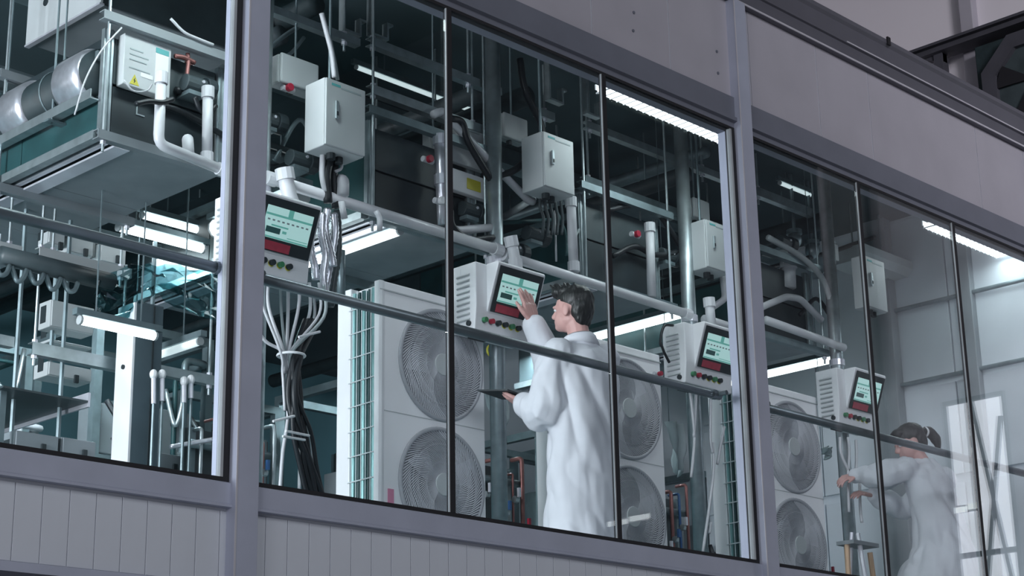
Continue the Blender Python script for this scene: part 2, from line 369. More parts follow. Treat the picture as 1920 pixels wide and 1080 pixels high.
# ------------------------------------------------------------------ lamps
def luminaire(x0, x1, y, z, label, power, tubes=True):
    t = thing('ceiling_lamp', label, 'lamp', ((x0+x1)/2, y, z), 'ceiling lamps along the glass')
    part(t, 'housing', MB().prism([(y-.11, z+.05), (y-.07, z+.10), (y+.07, z+.10), (y+.11, z+.05)], 0, x0, x1), 'offwhite')
    part(t, 'diffuser', B((x0+.01, y-.12, z), (x1-.01, y+.12, z+.030)), 'lamp')
    lv = MB(); n = int((x1-x0)/.055)
    for k in range(n+1):
        x = x0+(x1-x0)*k/n; lv.box((x-.004, y-.12, z-.008), (x+.004, y+.12, z-.0005))
    part(t, 'louvre', lv, 'white', kind='stuff')
    for s in (-1, 1): part(t, 'side_rail', B((x0, y+s*.125-.004, z+.02), (x1, y+s*.125+.004, z+.05)), 'white')
    for x in (x0+.15, x1-.15): part(t, 'suspension_rod', MB().cyl((x, y, z+.1), (x, y, ZC), .006, 6), 'steel_d')
    l = bpy.data.lights.new('lamp_light', 'AREA'); l.shape = 'RECTANGLE'; l.size = x1-x0; l.size_y = .2; l.energy = power; l.color = (.86, 1.0, .99)
    o = bpy.data.objects.new('lamp_light', l); COL.objects.link(o); o.parent = t; o.location = (0, 0, -.02)
luminaire(.2, 1.45, .7, 2.83, 'louvred ceiling lamp outside the view on the left', 4)
luminaire(3.45, 4.7, .7, 2.83, 'louvred ceiling lamp above the left window bay', 13)
luminaire(6.72, 8.0, .7, 2.83, 'bright louvred ceiling lamp at the top of the middle window', 8)
luminaire(10.0, 10.95, .7, 2.83, 'bright louvred ceiling lamp at the top right by the end wall', 4)
def glow_tube(a, b, r, label, m='lamp', rods=True, light=0):
    a, b = Vector(a), Vector(b); c = (a+b)/2
    t = thing('glow_tube', label, 'lamp', c, 'bare tube lamps')
    part(t, 'tube', MB().cyl(a, b, r, 10), m, smooth=1)
    part(t, 'batten', B((a.x-.03, a.y-r*.9, a.z+r), (b.x+.03, a.y+r*.9, a.z+r+.03)) if abs(b.x-a.x) > .1 else B((a.x-r*.9, min(a.y, b.y)-.03, a.z+r), (a.x+r*.9, max(a.y, b.y)+.03, a.z+r+.03)), 'steel_d')
    for p in (a, b): part(t, 'socket', MB().cyl(p-(b-a).normalized()*.006, p+(b-a).normalized()*.006, r*1.05, 10), 'offwhite')
    if light:
        l = bpy.data.lights.new('tube_fill', 'AREA'); l.shape = 'RECTANGLE'; l.size = (b-a).length; l.size_y = .06; l.energy = light; l.color = (.80, .96, 1.0)
        o = bpy.data.objects.new('tube_fill', l); COL.objects.link(o); o.parent = t; o.location = (0, 0, -r-.01)
        if abs(b.y-a.y) > abs(b.x-a.x): o.rotation_euler = (0, 0, PI/2)
    if rods:
        for k in (.2, .8):
            p = a.lerp(b, k); part(t, 'suspension_rod', MB().cyl((p.x, p.y, p.z+r+.03), (p.x, p.y, ZC), .004, 5), 'steel_d')
    return t
p = at(150, 600, 1.85); glow_tube(p, (p.x+.41, p.y, p.z), .022, 'glowing tube crossing the bright steel column')  # bright streak modelled as a glowing tube
p = at(222, 425, 2.3); glow_tube(p, (p.x+.52, p.y, p.z), .024, 'glowing tube under the left air unit, the lower of two')  # lower bright strip, modelled as a glowing tube
p = at(266, 403, 2.75); glow_tube(p, (p.x+.42, p.y, p.z), .020, 'glowing tube under the left air unit, the upper of two', rods=False)  # upper bright strip, modelled as a glowing tube
p = at(668, 126, 2.0); glow_tube(p, (p.x+1.06, p.y, p.z), .013, 'long thin dim tube lamp under the ceiling left of the pole', 'lamp_dim')
p = at(815, 76, 2.0); glow_tube((p.x, 2.0, 3.33), (p.x+.46, 2.0, 3.33), .012, 'short thin dim tube lamp near the ceiling', 'lamp_dim', False)
p = at(1462, 343, 1.6); glow_tube(p, (p.x+.36, p.y, p.z), .014, 'short dim tube lamp in the right window', 'lamp_dim')
p = at(752, 432, 1.24); glow_tube((p.x, 1.25, p.z), (p.x, 2.25, p.z), .023, 'wide glowing tube for the reflection running back under the second air unit', rods=False)  # glowing tube standing in for a lamp's reflection on the unit's flange
p = at(566, 366, 1.5); glow_tube((p.x, 1.5, p.z), (p.x, 2.2, p.z), .05, 'short wide tube lamp just above the left control panel', rods=False)
glow_tube((4.6, 3.1, 2.2), (5.8, 3.1, 2.2), .02, 'added fill tube behind the left air unit', light=46)  # added to lift the dark back of the room
glow_tube((7.9, 3.1, 2.2), (9.1, 3.1, 2.2), .02, 'added fill tube behind the third air unit', light=46)  # second added fill for the back, further right
glow_tube((1.6, 3.1, 2.2), (2.8, 3.1, 2.2), .02, 'added fill tube outside the view on the left', light=24)  # unseen, added to fill the back from the left
p = at(1282, 588, 1.75); q = at(1152, 632, 2.6); glow_tube((p.x, p.y, p.z), (p.x, 2.75, p.z), .026, 'bright tube running back under the third air unit', rods=False)  # pale line modelled as a glowing tube
p = at(1570, 672, 1.7); glow_tube((p.x, p.y, p.z), (p.x, 3.0, p.z), .026, 'bright tube lamp running back under the fourth air unit', rods=False)

# ================================================================== STATIONS
# ---- control panel (prototype in local coordinates: front-left-bottom corner at the origin, front = -y)
def control_panel():
    t = thing('control_panel', '', 'control panel', (0, 0, 0), 'control panels with screens')
    w, h, d = .42, .35, .15
    body = MB().prism([(.0, 0), (-.012, h*.35), (-.012, h), (d, h), (d, 0)], 0, 0, w)
    part(t, 'body', body, 'white', .006)
    bz = MB().prism([(-.012, .095), (-.10, h-.012), (-.095, h), (-.012, h)], 0, .075, w-.004)
    part(t, 'screen_hood', bz, 'white', .004)
    # screen plane runs from (y -.016, z .10) to (y -.10, z h-.015)
    A = Vector((0, -.018, .105)); Bv = Vector((0, -.099, h-.022)); e = (Bv-A); n = Vector((0, -e.z, e.y)).normalized()
    def pl(x0, x1, v0, v1, off, th=.003):
        P = [A+e*v0, A+e*v1]; o = n*off; o2 = n*(off+th)
        return MB().hexa([(x0, *(P[0]+o).yz), (x1, *(P[0]+o).yz), (x1, *(P[1]+o).yz), (x0, *(P[1]+o).yz), (x0, *(P[0]+o2).yz), (x1, *(P[0]+o2).yz), (x1, *(P[1]+o2).yz), (x0, *(P[1]+o2).yz)])
    f = part(t, 'screen_frame', pl(.088, w-.018, .0, 1.0, .002), 'ink', .001)
    s = part(t, 'screen', pl(.115, w-.045, .24, .84, .0055, .002), 'screen')
    for x0, x1, v0, v1, m in ((.115, .375, .66, .70, 'screen_teal'), (.235, .262, .70, .84, 'screen_teal'), (.155, .25, .47, .50, 'screen_teal'), (.13, .21, .34, .45, 'screen_dark'), (.222, .245, .37, .42, 'screen_teal'), (.115, .375, .245, .275, 'screen_teal'), (.255, .37, .30, .315, 'screen_teal')):
        part(s, 'screen_block', pl(x0, x1, v0, v1, .0077, .0008), m)
    bt = MB()
    for k in range(9): bt.hexa([Vector(v) for v in [(.128+k*.027+a, *(A+e*vv+n*oo).yz) for oo in (.0077, .0085) for a, vv in ((0, .565), (.014, .565), (.014, .595), (0, .595))]])
    part(s, 'screen_block', bt, 'greyink', kind='stuff')
    part(t, 'red_strip', pl(.12, .285, .02, .19, .0055, .002), 'redstrip')
    for k, m in enumerate(('green', 'red', 'ink', 'ink', 'green', 'ink')):
        x = .06+k*.048; kb = part(t, 'knob', MB().cyl((x, .0, .058), (x, -.026, .055), .0135, 12), m)
        part(kb, 'knob_ring', MB().ring((x, -.004, .058), .0165, .003, 16, 5), 'yellow' if k > 2 else 'steel')
    for k in range(9):
        z = .05+k*.029; part(t, 'vent_louvre', MB().prism([(0, z), (-.010, z+.004), (0, z+.014)], 1, .03, d-.03), 'offwhite')
    part(t, 'cable_gland', MB().cyl((-.001, .035, .035), (-.012, .035, .035), .014, 10), 'ink')
    part(t, 'label_plate', B((-.002, .095, h-.055), (0, d-.012, h-.02)), 'white')
    part(t, 'base_foot', B((.05, .02, -.02), (.16, .10, 0)), 'ink')
    [part(t, 'mounting_clamp', B((w/2+.05, d, z), (w/2+.15, d+.008, z+.04)), 'steel') for z in (.08, .24)]
    return t
cp = control_panel(); cp.location = (4.47, 1.0, 1.40); cp['label'] = 'white control panel with lit screen right beside the left post'
dup(cp, (5.95, 1.0, 1.395), 'white control panel with lit screen that the man in white touches')
dup(cp, (7.60, 1.0, 1.40), 'white control panel with lit screen below the third pole, right of the standing man')
dup(cp, (9.10, 1.0, 1.395), 'pale control panel in the right window, upper left of the bending woman')

# ---- condensers
def condenser():
    t = thing('condenser_unit', '', 'condenser', (0, 0, 0), 'twin fan condenser units')
    w, h, d = .71, 1.29, .31
    sh = MB().box((0, 0, 0), (w, .035, h)).box((.05, .035, h-.025), (w, d, h)).box((w-.02, .035, .02), (w, d, h-.025)).box((0, .035, 0), (w, d, .02))
    part(t, 'casing', sh, 'casing', .008)
    part(t, 'corner_post', B((-.002, d-.10, .0), (.05, d, h)), 'white', .006)
    part(t, 'front_edge', MB().prism([(-.004, .0), (.012, -.006), (.03, -.002), (.03, .034), (-.004, .034)], 2, .002, h-.002), 'white', .002)
    part(t, 'coil', B((.02, .036, .021), (.07, d-.101, h-.03)), 'fin')
    for k in range(5):
        y = .050+k*.036; part(t, 'coil_pipe', MB().cyl((.012, y, .03), (.012, y, h-.03), .008 if k % 2 else .014, 8), 'teal' if k % 2 else 'fin')
    for k in range(10):
        z = .08+k*.122; part(t, 'guard_wire', MB().cyl((-.004, .034, z), (-.004, d-.09, z-.004), .0035, 5), 'wire')
    for k in range(5):
        y = .06+k*.034; part(t, 'guard_wire', MB().cyl((-.002, y, .02), (-.002, y, h-.03), .0025, 5), 'wire')
    for zc in (h-.36, h-.36-.60):
        c = Vector((.405, 0, zc)); R = .275
        g = part(t, 'fan_grille', MB().ring((c.x, -.006, c.z), R, .011, 48, 8), 'recess', smooth=1)
        part(g, 'shroud', MB().prism([(c.x+(R-.006)*math.cos(a*PI/24), c.z+(R-.006)*math.sin(a*PI/24)) for a in range(48)], 1, -.002, .001), 'recess')
        for bl in range(3):
            a = bl*2*PI/3+zc; P = [(.06, 0), (.20, -.3), (.245, .35), (.10, .75)]
            part(g, 'fan_blade', MB().hexa([(c.x+r*math.cos(a+q), yy_, c.z+r*math.sin(a+q)) for yy_ in (-.008, -.004) for r, q in P]), 'grille')
        wr_ = MB(); ns = 96
        for k in range(ns):
            pts = []
            for j in range(5):
                r = .055+(R-.06)*j/4; a = 2*PI*k/ns+.9*(j/4)**1.3; pts.append((c.x+r*math.cos(a), -.016+.006*(j/4)**2, c.z+r*math.sin(a)))
            wr_.tube(pts, .0022, 3, False)
        for r in (.11, .20): wr_.ring((c.x, -.013, c.z), r, .0015, 40, 3)
        part(g, 'grille_wire', wr_, 'grille', kind='stuff')
        part(g, 'hub', MB().cyl((c.x, -.012, c.z), (c.x, -.024, c.z), .056, 24), 'offwhite', .003)
    part(t, 'top_lip', B((.0, -.006, h-.05), (w, .0, h-.044)), 'offwhite')
    part(t, 'waist_seam', B((.006, -.002, h/2-.002), (w-.006, .0, h/2+.002)), 'offwhite')
    for x in (.10, w-.14): part(t, 'foot', MB().box((x, .0, -.30), (x+.05, .04, 0)).box((x, d-.04, -.30), (x+.05, d, 0)).box((x-.01, -.01, -.30), (x+.06, d+.01, -.27)), 'steel_d')
    return t
cu = condenser(); cu.location = (5.475, 1.17, .30); cu['label'] = 'white outdoor condenser with two fans left of the standing man'
dup(cu, (6.885, 1.17, .30), 'grey-white outdoor condenser with two fans right behind the standing man')
dup(cu, (8.42, 1.17, .30), 'hazy outdoor condenser with two fans at the left end of the right window')
solo('sticker', B((5.53, 1.164, .50), (5.565, 1.1695, .57)), 'pink', 'small pink sticker low on the left condenser front', 'sticker')

# ---- switch boxes and junction boxes
def switch_box(x, y, z, w, h, d, label):
    t = thing('switch_box', label, 'switch box', (x, y, z), 'switch boxes below the ceiling')
    part(t, 'enclosure', B((x, y+.012, z), (x+w, y+d, z+h)), 'offwhite', .005)
    dr = part(t, 'door', B((x+.003, y, z+.004), (x+w-.003, y+.011, z+h-.004)), 'offwhite', .003)
    part(dr, 'handle', B((x+.055, y-.012, z+h*.42), (x+.072, y-.001, z+h*.68)), 'steel', .003)
    part(dr, 'handle_slot', B((x+.058, y-.014, z+h*.46), (x+.069, y-.0125, z+h*.52)), 'ink')
    part(dr, 'print', B((x+.035, y-.0015, z+h*.90), (x+.09, y-.0002, z+h*.935)), 'tealink')
    part(dr, 'print', B((x+.095, y-.0015, z+h*.885), (x+w-.03, y-.0002, z+h*.91)), 'greyink')
    part(t, 'cable_gland', MB().cyl((x+w*.4, y+d*.5, z-.03), (x+w*.4, y+d*.5, z), .022, 10), 'ink')
    part(t, 'cable_gland', MB().cyl((x+w*.65, y+d*.6, z-.03), (x+w*.65, y+d*.6, z), .02, 10), 'ink')
    part(t, 'hanger', MB().cyl((x+w*.5, y+d*.8, z+h), (x+w*.5, y+d*.8, ZC), .008, 6), 'steel_d')
switch_box(4.98, 1.0, 2.11, .25, .345, .155, 'grey-white switch box up under the ceiling, above the left control panel')
switch_box(6.485, 1.0, 2.285, .24, .315, .165, 'pale switch box with a slim handle right of the pole, above the standing man')
switch_box(7.93, 1.05, 2.16, .22, .30, .16, 'dim switch box behind the right end of the middle window')
switch_box(9.53, 1.0, 2.23, .24, .35, .10, 'pale switch box with teal tint in the right window left of the last joint')
def jbox(px, py, y, w, h, d, label):
    p = at(px, py, y)
    t = thing('junction_box', label, 'junction box', (p.x, y, p.z-h), 'small junction boxes')
    part(t, 'enclosure', B((p.x, y+.02, p.z-h), (p.x+w, y+d, p.z)), 'offwhite', .012)
    part(t, 'lid', B((p.x+.001, y, p.z-h+.001), (p.x+w-.001, y+.019, p.z-.001)), 'offwhite', .008)
    part(t, 'mounting_rod', MB().cyl((p.x+w*.6, y+d*.7, p.z-.01), (p.x+w*.6, y+d*.7, ZC), .006, 6), 'steel_d')
    part(t, 'cable_gland', MB().cyl((p.x+w*.4, y+d*.5, p.z-h-.025), (p.x+w*.4, y+d*.5, p.z-h+.01), .016, 8), 'ink')
    return p
jbox(528, 96, 1.2, .235, .155, .10, 'small grey junction box upper left of the left switch box')
jbox(945, 208, 1.3, .19, .145, .08, 'small pale junction box touching the pole, left of the pale switch box')
jbox(1300, 368, 1.3, .16, .13, .10, 'small grey junction box right of the third pole')
jbox(1556, 452, 1.3, .10, .12, .06, 'small pale junction box beside the fourth pole')
jbox(812, 236, 1.35, .10, .14, .09, 'small white junction box left of the first glass joint')

# ---- air handling units
def ahu(x0, x1, label, plate=True, smat='steel', z0=1.95, y0=1.30, y1=3.3):
    z1 = z0+.52; t = thing('air_handling_unit', label, 'air unit', ((x0+x1)/2, y0, z0), 'air handling units hung in a row')
    part(t, 'casing', B((x0+.03, y0+.02, z0+.012), (x1-.03, y1-.01, z1-.02)), 'dark', .004)
    for k in range(3):
        ya = y0+.03+k*(y1-y0-.05)/3; yb = ya+(y1-y0-.05)/3-.006
        part(t, 'base_pan', B((x0+.19, ya, z0-.004), (x1-.005, yb, z0+.011)), 'grey', .002)
        part(t, 'side_panel', B((x0+.018, ya, z0+.05), (x0+.029, yb, z0+.36)), 'teal' if k < 2 else 'dark2', .002)
    part(t, 'flange', B((x0+.10, y0+.03, z0-.012), (x0+.18, y1, z0-.002)), 'alu')
    part(t, 'flange', B((x0+.06, y0+.03, z0+.002), (x0+.085, y1, z0+.016)), 'alu')
    part(t, 'edge_rail', B((x0-.01, y0+.03, z0+.0), (x0+.03, y1, z0+.04)), 'steel')
    part(t, 'edge_rail', B((x0-.01, y0+.03, z0+.38), (x0+.03, y1, z0+.42)), 'steel_d')
    for x in (x0, x1-.05):
        part(t, 'corner_post', MB().box((x, y0-.005, z0+.02), (x+.05, y0+.02, z1)).box((x+.01, y0-.012, z0+.02), (x+.018, y0-.005, z1)).box((x+.034, y0-.012, z0+.02), (x+.042, y0-.005, z1)), 'steel')
    part(t, 'front_panel', B((x0+.06, y0+.004, z0+.03), (x1-.06, y0+.019, z0+.26)), 'dark', .003)
    part(t, 'front_panel', B((x0+.06, y0+.004, z0+.27), (x1-.06, y0+.019, z1-.03)), 'dark2', .003)
    for z in (z0-.045, z1):
        for y in (y0-.09, y1-1.22):
            st = part(t, 'strut_channel', MB().box((x0-.06, y, z), (x1+.05, y+.004, z+.042)).box((x0-.06, y+.004, z+.038), (x1+.05, y+.042, z+.042)).box((x0-.06, y+.004, z), (x1+.05, y+.042, z+.004)), smat)
            if z < z1:
                for x in (x0-.02, x1+.02):
                    part(st, 'threaded_rod', MB().cyl((x, y+.022, z-.05), (x, y+.022, ZC), .007, 6), 'steel')
                    part(st, 'nut', MB().cyl((x, y+.022, z-.018), (x, y+.022, z-.001), .014, 6), 'alu')
    if plate:
        zt = z0+.485; xa = x0+.075
        lp = part(t, 'rating_cover', B((xa, y0-.05, zt-.225), (xa+.25, y0+.003, zt+.02)), 'offwhite', .004)
        part(lp, 'sticker', B((xa+.165, y0-.052, zt-.16), (xa+.235, y0-.0505, zt+.0)), 'white')
        part(lp, 'sticker_band', B((xa+.165, y0-.0535, zt-.025), (xa+.235, y0-.0522, zt+.0)), 'tealink')
        part(lp, 'sticker', B((xa+.09, y0-.052, zt-.165), (xa+.155, y0-.0505, zt-.145)), 'white')
        part(lp, 'print', MB().box((xa+.03, y0-.052, zt-.05), (xa+.10, y0-.0505, zt-.044)).box((xa+.03, y0-.052, zt-.075), (xa+.13, y0-.0505, zt-.07)).box((xa+.03, y0-.052, zt-.10), (xa+.12, y0-.0505, zt-.095)).box((xa+.03, y0-.052, zt-.14), (xa+.14, y0-.0505, zt-.135)), 'greyink')
        part(lp, 'warning_triangle', MB().prism([(xa+.035, zt-.215), (xa+.085, zt-.215), (xa+.06, zt-.165)], 1, y0-.052, y0-.0503), 'yellow')
        part(lp, 'warning_bolt', MB().prism([(xa+.056, zt-.21), (xa+.066, zt-.195), (xa+.06, zt-.194), (xa+.064, zt-.179), (xa+.054, zt-.195), (xa+.059, zt-.196)], 1, y0-.0535, y0-.0522), 'ink')
    return t
ahu(3.95, 4.62, 'air handling unit hung at the left, grey base pan seen from below', True, 'grey')
ahu(5.50, 6.25, 'dark air handling unit hung above the left condenser', False, 'steel_d')
ahu(7.08, 7.78, 'air handling unit hung above and right of the standing man', False, 'steel_d')
ahu(8.62, 9.32, 'hazy air handling unit hung in the right window', False, 'steel_d')
# label cover of the second unit, with its warning sticker
t = thing('rating_cover', 'pale cover with printed sticker just left of the second pole', 'cover', (6.0, 1.27, 2.1))
p = at(872, 225, 1.26)
part(t, 'plate', B((p.x-.12, 1.255, p.z-.26), (p.x+.26, 1.29, p.z)), 'offwhite', .004)
part(t, 'plate', B((p.x-.12, 1.252, p.z-.42), (p.x+.24, 1.29, p.z-.30)), 'white', .004)
part(t, 'sticker', B((p.x+.0, 1.249, p.z-.39), (p.x+.10, 1.251, p.z-.33)), 'yellow')
part(t, 'print', B((p.x-.0, 1.252, p.z-.06), (p.x+.1, 1.254, p.z-.05)), 'greyink')
part(t, 'bracket', B((p.x+.1, 1.291, p.z-.3), (p.x+.14, 1.32, p.z-.1)), 'steel')

# upper trunk duct with bright end
t = thing('trunk_duct', 'big square sheet metal duct with pale end plate at the top left', 'duct', (4.3, 2.4, 2.75))
a = at(52, 80, 2.35); b = at(130, 22, 1.75)
part(t, 'trunk', B((a.x+.012, 1.72, a.z), (a.x+1.0, 2.36, ZC-.02)), 'dark2')
part(t, 'bottom_sheet', B((a.x+.012, 1.73, a.z-.006), (a.x+.98, 2.35, a.z-.0005)), 'grey')
part(t, 'end_plate', B((a.x, 1.70, a.z-.01), (a.x+.011, 2.37, ZC-.02)), 'offwhite')
for k in range(3): part(t, 'port', MB().cyl((a.x-.004, 2.2-.14*k, a.z+.17), (a.x+.001, 2.2-.14*k, a.z+.17), .022, 10), 'ink')
part(t, 'edge_strip', B((a.x-.006, 1.70, a.z-.02), (a.x+.02, 2.37, a.z-.0105)), 'alu')

# round insulated duct with foil couplings at the left
t = thing('round_duct', 'round dark insulated duct with shiny foil couplings left of the left air unit', 'duct', (3.8, 2.0, 2.25))
a = at(188, 138, 1.42); cx, cz = a.x-.02, a.z-.03
part(t, 'insulation', MB().cyl((cx, 1.35, cz), (cx, 3.6, cz), .116, 28), 'insul', smooth=1)
for y in (1.38, 1.86, 2.32):
    part(t, 'foil_coupling', MB().tube([(cx, y, cz), (cx, y+.03, cz), (cx, y+.19, cz), (cx, y+.22, cz)], [  .120, .136, .136, .120], 28), 'foil', smooth=1)
for y in (1.7, 2.2, 3.2):
    part(t, 'strap', MB().ring((cx, y, cz), .119, .004, 28, 4), 'steel_d')
    part(t, 'hanger', MB().cyl((cx, y, cz+.12), (cx, y, ZC), .005, 6), 'steel_d')
t = thing('angle_rail', 'dark angle rails running back below the round duct', 'rail', (3.85, 2.3, 2.08))
for dx, dz in ((.14, -.17), (-.10, -.16)):
    part(t, 'rail', MB().box((cx+dx, 1.3, cz+dz), (cx+dx+.045, 3.6, cz+dz+.006)).box((cx+dx, 1.3, cz+dz+.006), (cx+dx+.006, 3.6, cz+dz+.045)), 'steel')
for y in (1.6, 2.6): part(t, 'cross_bar', B((cx-.12, y, cz-.18), (cx+.2, y+.04, cz-.171)), 'steel_d')
part(t, 'hanger', MB().cyl((cx-.09, 1.62, cz-.18), (cx-.09, 1.62, ZC), .006, 6), 'steel_d')

# ---- hung strut channels with threaded rods
def strut(px, py, y, L, label, rods=(.1, .9), h=.045, m='steel', top=None, group='hung strut channels'):
    p = at(px, py, y); t = thing('strut_channel', label, 'strut channel', (p.x+L/2, y, p.z), group)
    part(t, 'channel', MB().box((p.x, y, p.z-h), (p.x+L, y+.005, p.z)).box((p.x, y+.005, p.z-.005), (p.x+L, y+.045, p.z)).box((p.x, y+.005, p.z-h), (p.x+L, y+.045, p.z-h+.005)), m)
    for k in rods:
        x = p.x+L*k
        part(t, 'threaded_rod', MB().cyl((x, y+.022, p.z-h-.05), (x, y+.022, top or ZC), .0075, 6), 'steel')
        part(t, 'nut', MB().cyl((x, y+.022, p.z-h-.016), (x, y+.022, p.z-h), .015, 6), 'alu')
        part(t, 'nut', MB().cyl((x, y+.022, p.z), (x, y+.022, p.z+.016), .015, 6), 'alu')
strut(696, 68, 1.25, .95, 'dim steel strut under the ceiling, upper one left of the second pole', (.03, .75))
strut(697, 157, 1.25, .92, 'steel strut under the ceiling, lower one left of the second pole', (.03, .8), .05)
strut(500, 4, 1.25, .60, 'dim steel strut at the top left of the middle window', (.85,), .04)
strut(1010, 200, 1.5, .14, 'short steel strut with a rod above the pale switch box', (.5,), .05)
strut(1100, 225, 1.45, 1.6, 'long dim steel strut right of the pale switch box', (.03, .7), .045)
strut(1098, 328, 1.45, 1.55, 'long steel strut right of the pale switch box, the lower one', (.03, .6), .06, 'steel_d')
strut(75, 462, 2.2, .52, 'pale steel strut at the left below the handrail', (.04, .16, .9), .05, 'offwhite', 1.95)
strut(-40, 442, 2.2, .23, 'short pale steel strut at the left frame edge, upper one', (.3, .75), .05, 'offwhite', 1.95)
strut(62, 640, 2.2, .56, 'dim steel strut at the left in front of the grey cabinets', (.04, .9), .06, 'steel', 1.75)
strut(-60, 614, 2.2, .24, 'short dim steel strut at the left frame edge, lower one', (.6,), .05, 'steel', 1.75)
strut(282, 680, 2.2, .44, 'dim steel strut right of the bright column', (.85,), .05, 'steel', 1.9)
strut(1400, 342, 1.5, .75, 'dim steel strut at the top left of the right window', (.2,), .06)
# U brackets on the ceiling rods
for px, py, lab in ((645, 22, 'small U-shaped bracket high up left of the first joint, left one'), (697, 30, 'small U-shaped bracket high up left of the first joint, right one'), (1030, 155, 'small U-shaped bracket above the pale switch box'), (1100, 182, 'small U-shaped bracket left of the second joint')):
    p = at(px, py, 1.3)
    o = solo('bracket', MB().box((p.x, 1.3, p.z-.10), (p.x+.012, 1.34, ZC)).box((p.x+.012, 1.3, p.z-.10), (p.x+.108, 1.34, p.z-.088)).box((p.x+.108, 1.3, p.z-.10), (p.x+.12, 1.34, p.z)).box((p.x+.12, 1.3, p.z-.012), (p.x+.15, 1.34, p.z)), 'steel', lab, 'bracket', 'U brackets under the ceiling')

# ---- white condensate pipes
def pipe(pts, y, r, label, m='pvc', cat='pipe', name='pipe', couplings=(), group=None):
    P = [at(*q[:2], q[2] if len(q) > 2 else y) for q in pts]
    t = thing(name, label, cat, P[0], group)
    part(t, 'run', MB().pipe(P, r, 12), m, smooth=1)
    for k in couplings:
        a, b = P[k], P[k+1] if k+1 < len(P) else P[k-1]; d = (b-a).normalized()
        part(t, 'coupling', MB().cyl(a-d*.004, a+d*.05, r*1.25, 12), m)
    return t
pipe([(303, 138), (297, 270), (425, 322)], 1.14, .024, 'white plastic pipe bending from the left air unit along the strut', couplings=(0, 2))
pipe([(390, 165), (388, 306)], 1.15, .024, 'white plastic riser with rounded cap on the left air unit', couplings=(0, 1))
pipe([(352, 262, 1.25), (352, 262), (354, 296)], 1.15, .026, 'stubby white pipe elbow between the two left risers')
pipe([(500, 333), (938, 470)], 1.14, .027, 'white pipe running along below the second air unit, left of the pole', couplings=(0, 1))
pipe([(944, 478), (1292, 590)], 1.14, .026, 'white pipe running above the standing man, right of the pole', couplings=(0, 1))
pipe([(1320, 598), (1385, 618)], 1.14, .026, 'short white pipe right of the third pole')
pipe([(1436, 600), (1582, 652)], 1.14, .026, 'hazy white pipe in the right window left of the fourth pole')
pipe([(533, 318), (540, 360), (551, 390)], 1.08, .036, 'thick white pipe stub leaning over the left control panel', couplings=(0,))
pipe([(632, 338, 1.2), (644, 338), (643, 366)], 1.10, .030, 'white pipe elbow under the left switch box')
pipe([(640, 378), (646, 410)], 1.08, .016, 'thin white pipe end below the white pipe elbow')
pipe([(705, 395), (712, 408), (712, 432)], 1.08, .014, 'small white spout below the white pipe left of the first joint')
pipe([(957, 445), (966, 488), (968, 520)], 1.08, .030, 'white pipe tee above the screen the man touches', couplings=(0, 1))
pipe([(1042, 378, 1.28), (1070, 372), (1076, 508)], 1.14, .027, 'white pipe falling from below the pale switch box', couplings=(1, 2))
pipe([(1218, 420, 1.2), (1222, 556)], 1.2, .026, 'white riser with a red valve behind the second joint', couplings=(0,))
pipe([(1329, 560), (1334, 610)], 1.08, .028, 'white pipe tee right of the third pole', couplings=(0,))
pipe([(1352, 490), (1360, 560), (1338, 575)], 1.2, .02, 'grey-white pipe bending below the dim switch box')
pipe([(1478, 490), (1480, 540)], 1.3, .045, 'fat white filter cylinder in the right window', couplings=(0,))
pipe([(1430, 575), (1475, 556), (1500, 560), (1540, 600)], 1.2, .022, 'pale bent pipe in the right window')
pipe([(812, 215), (830, 208), (838, 220), (990, 375), (1000, 378)], 1.22, .022, 'long pale pipe slanting down behind the second pole')
pipe([(1000, 372), (940, 410)], 1.35, .020, 'dim pale pipe slanting back left from the end of the long pipe', 'grey')
pipe([(845, 430), (862, 432), (930, 426)], 1.2, .022, 'pale pipe crossing behind the second pole', 'pvc')
pipe([(935, 418), (1040, 412)], 1.3, .012, 'thin dark teal pipe right of the second pole', 'teal')
pipe([(1040, 395), (1043, 490)], 1.25, .006, 'thin pale rod left of the falling white pipe')
pipe([(826, 255), (828, 330), (832, 422)], 1.22, .034, 'foil-wrapped vertical pipe left of the first joint', 'foil', couplings=(0, 1))
pipe([(640, 470, 1.3), (640, 560, 1.3)], 1.3, .02, 'grey conduit behind the silver conduits', 'steel_d')

def valve(px, py, y, label, m='red', r=.02):
    p = at(px, py, y); t = thing('valve', label, 'valve', p, 'valves with coloured handles')
    part(t, 'body', MB().cyl(p+Vector((-.03, .03, 0)), p+Vector((.04, .03, 0)), r*.8, 10), 'pvc')
    part(t, 'handle', MB().cyl(p+Vector((0, -.005, 0)), p+Vector((0, .02, 0)), r, 10), m, .003)
valve(808, 297, 1.2, 'red round valve handle left of the first joint'); valve(545, 163, 1.2, 'dark red valve under the left junction box')
valve(1197, 438, 1.2, 'red round valve on the white riser behind the second joint'); valve(1240, 700, 1.12, 'small red valve left of the third control panel', r=.014)
valve(355, 120, 1.35, 'rusty valve lever right of the left rating cover', 'copper'); valve(830, 375, 1.15, 'white valve on the foil-wrapped pipe', 'white')

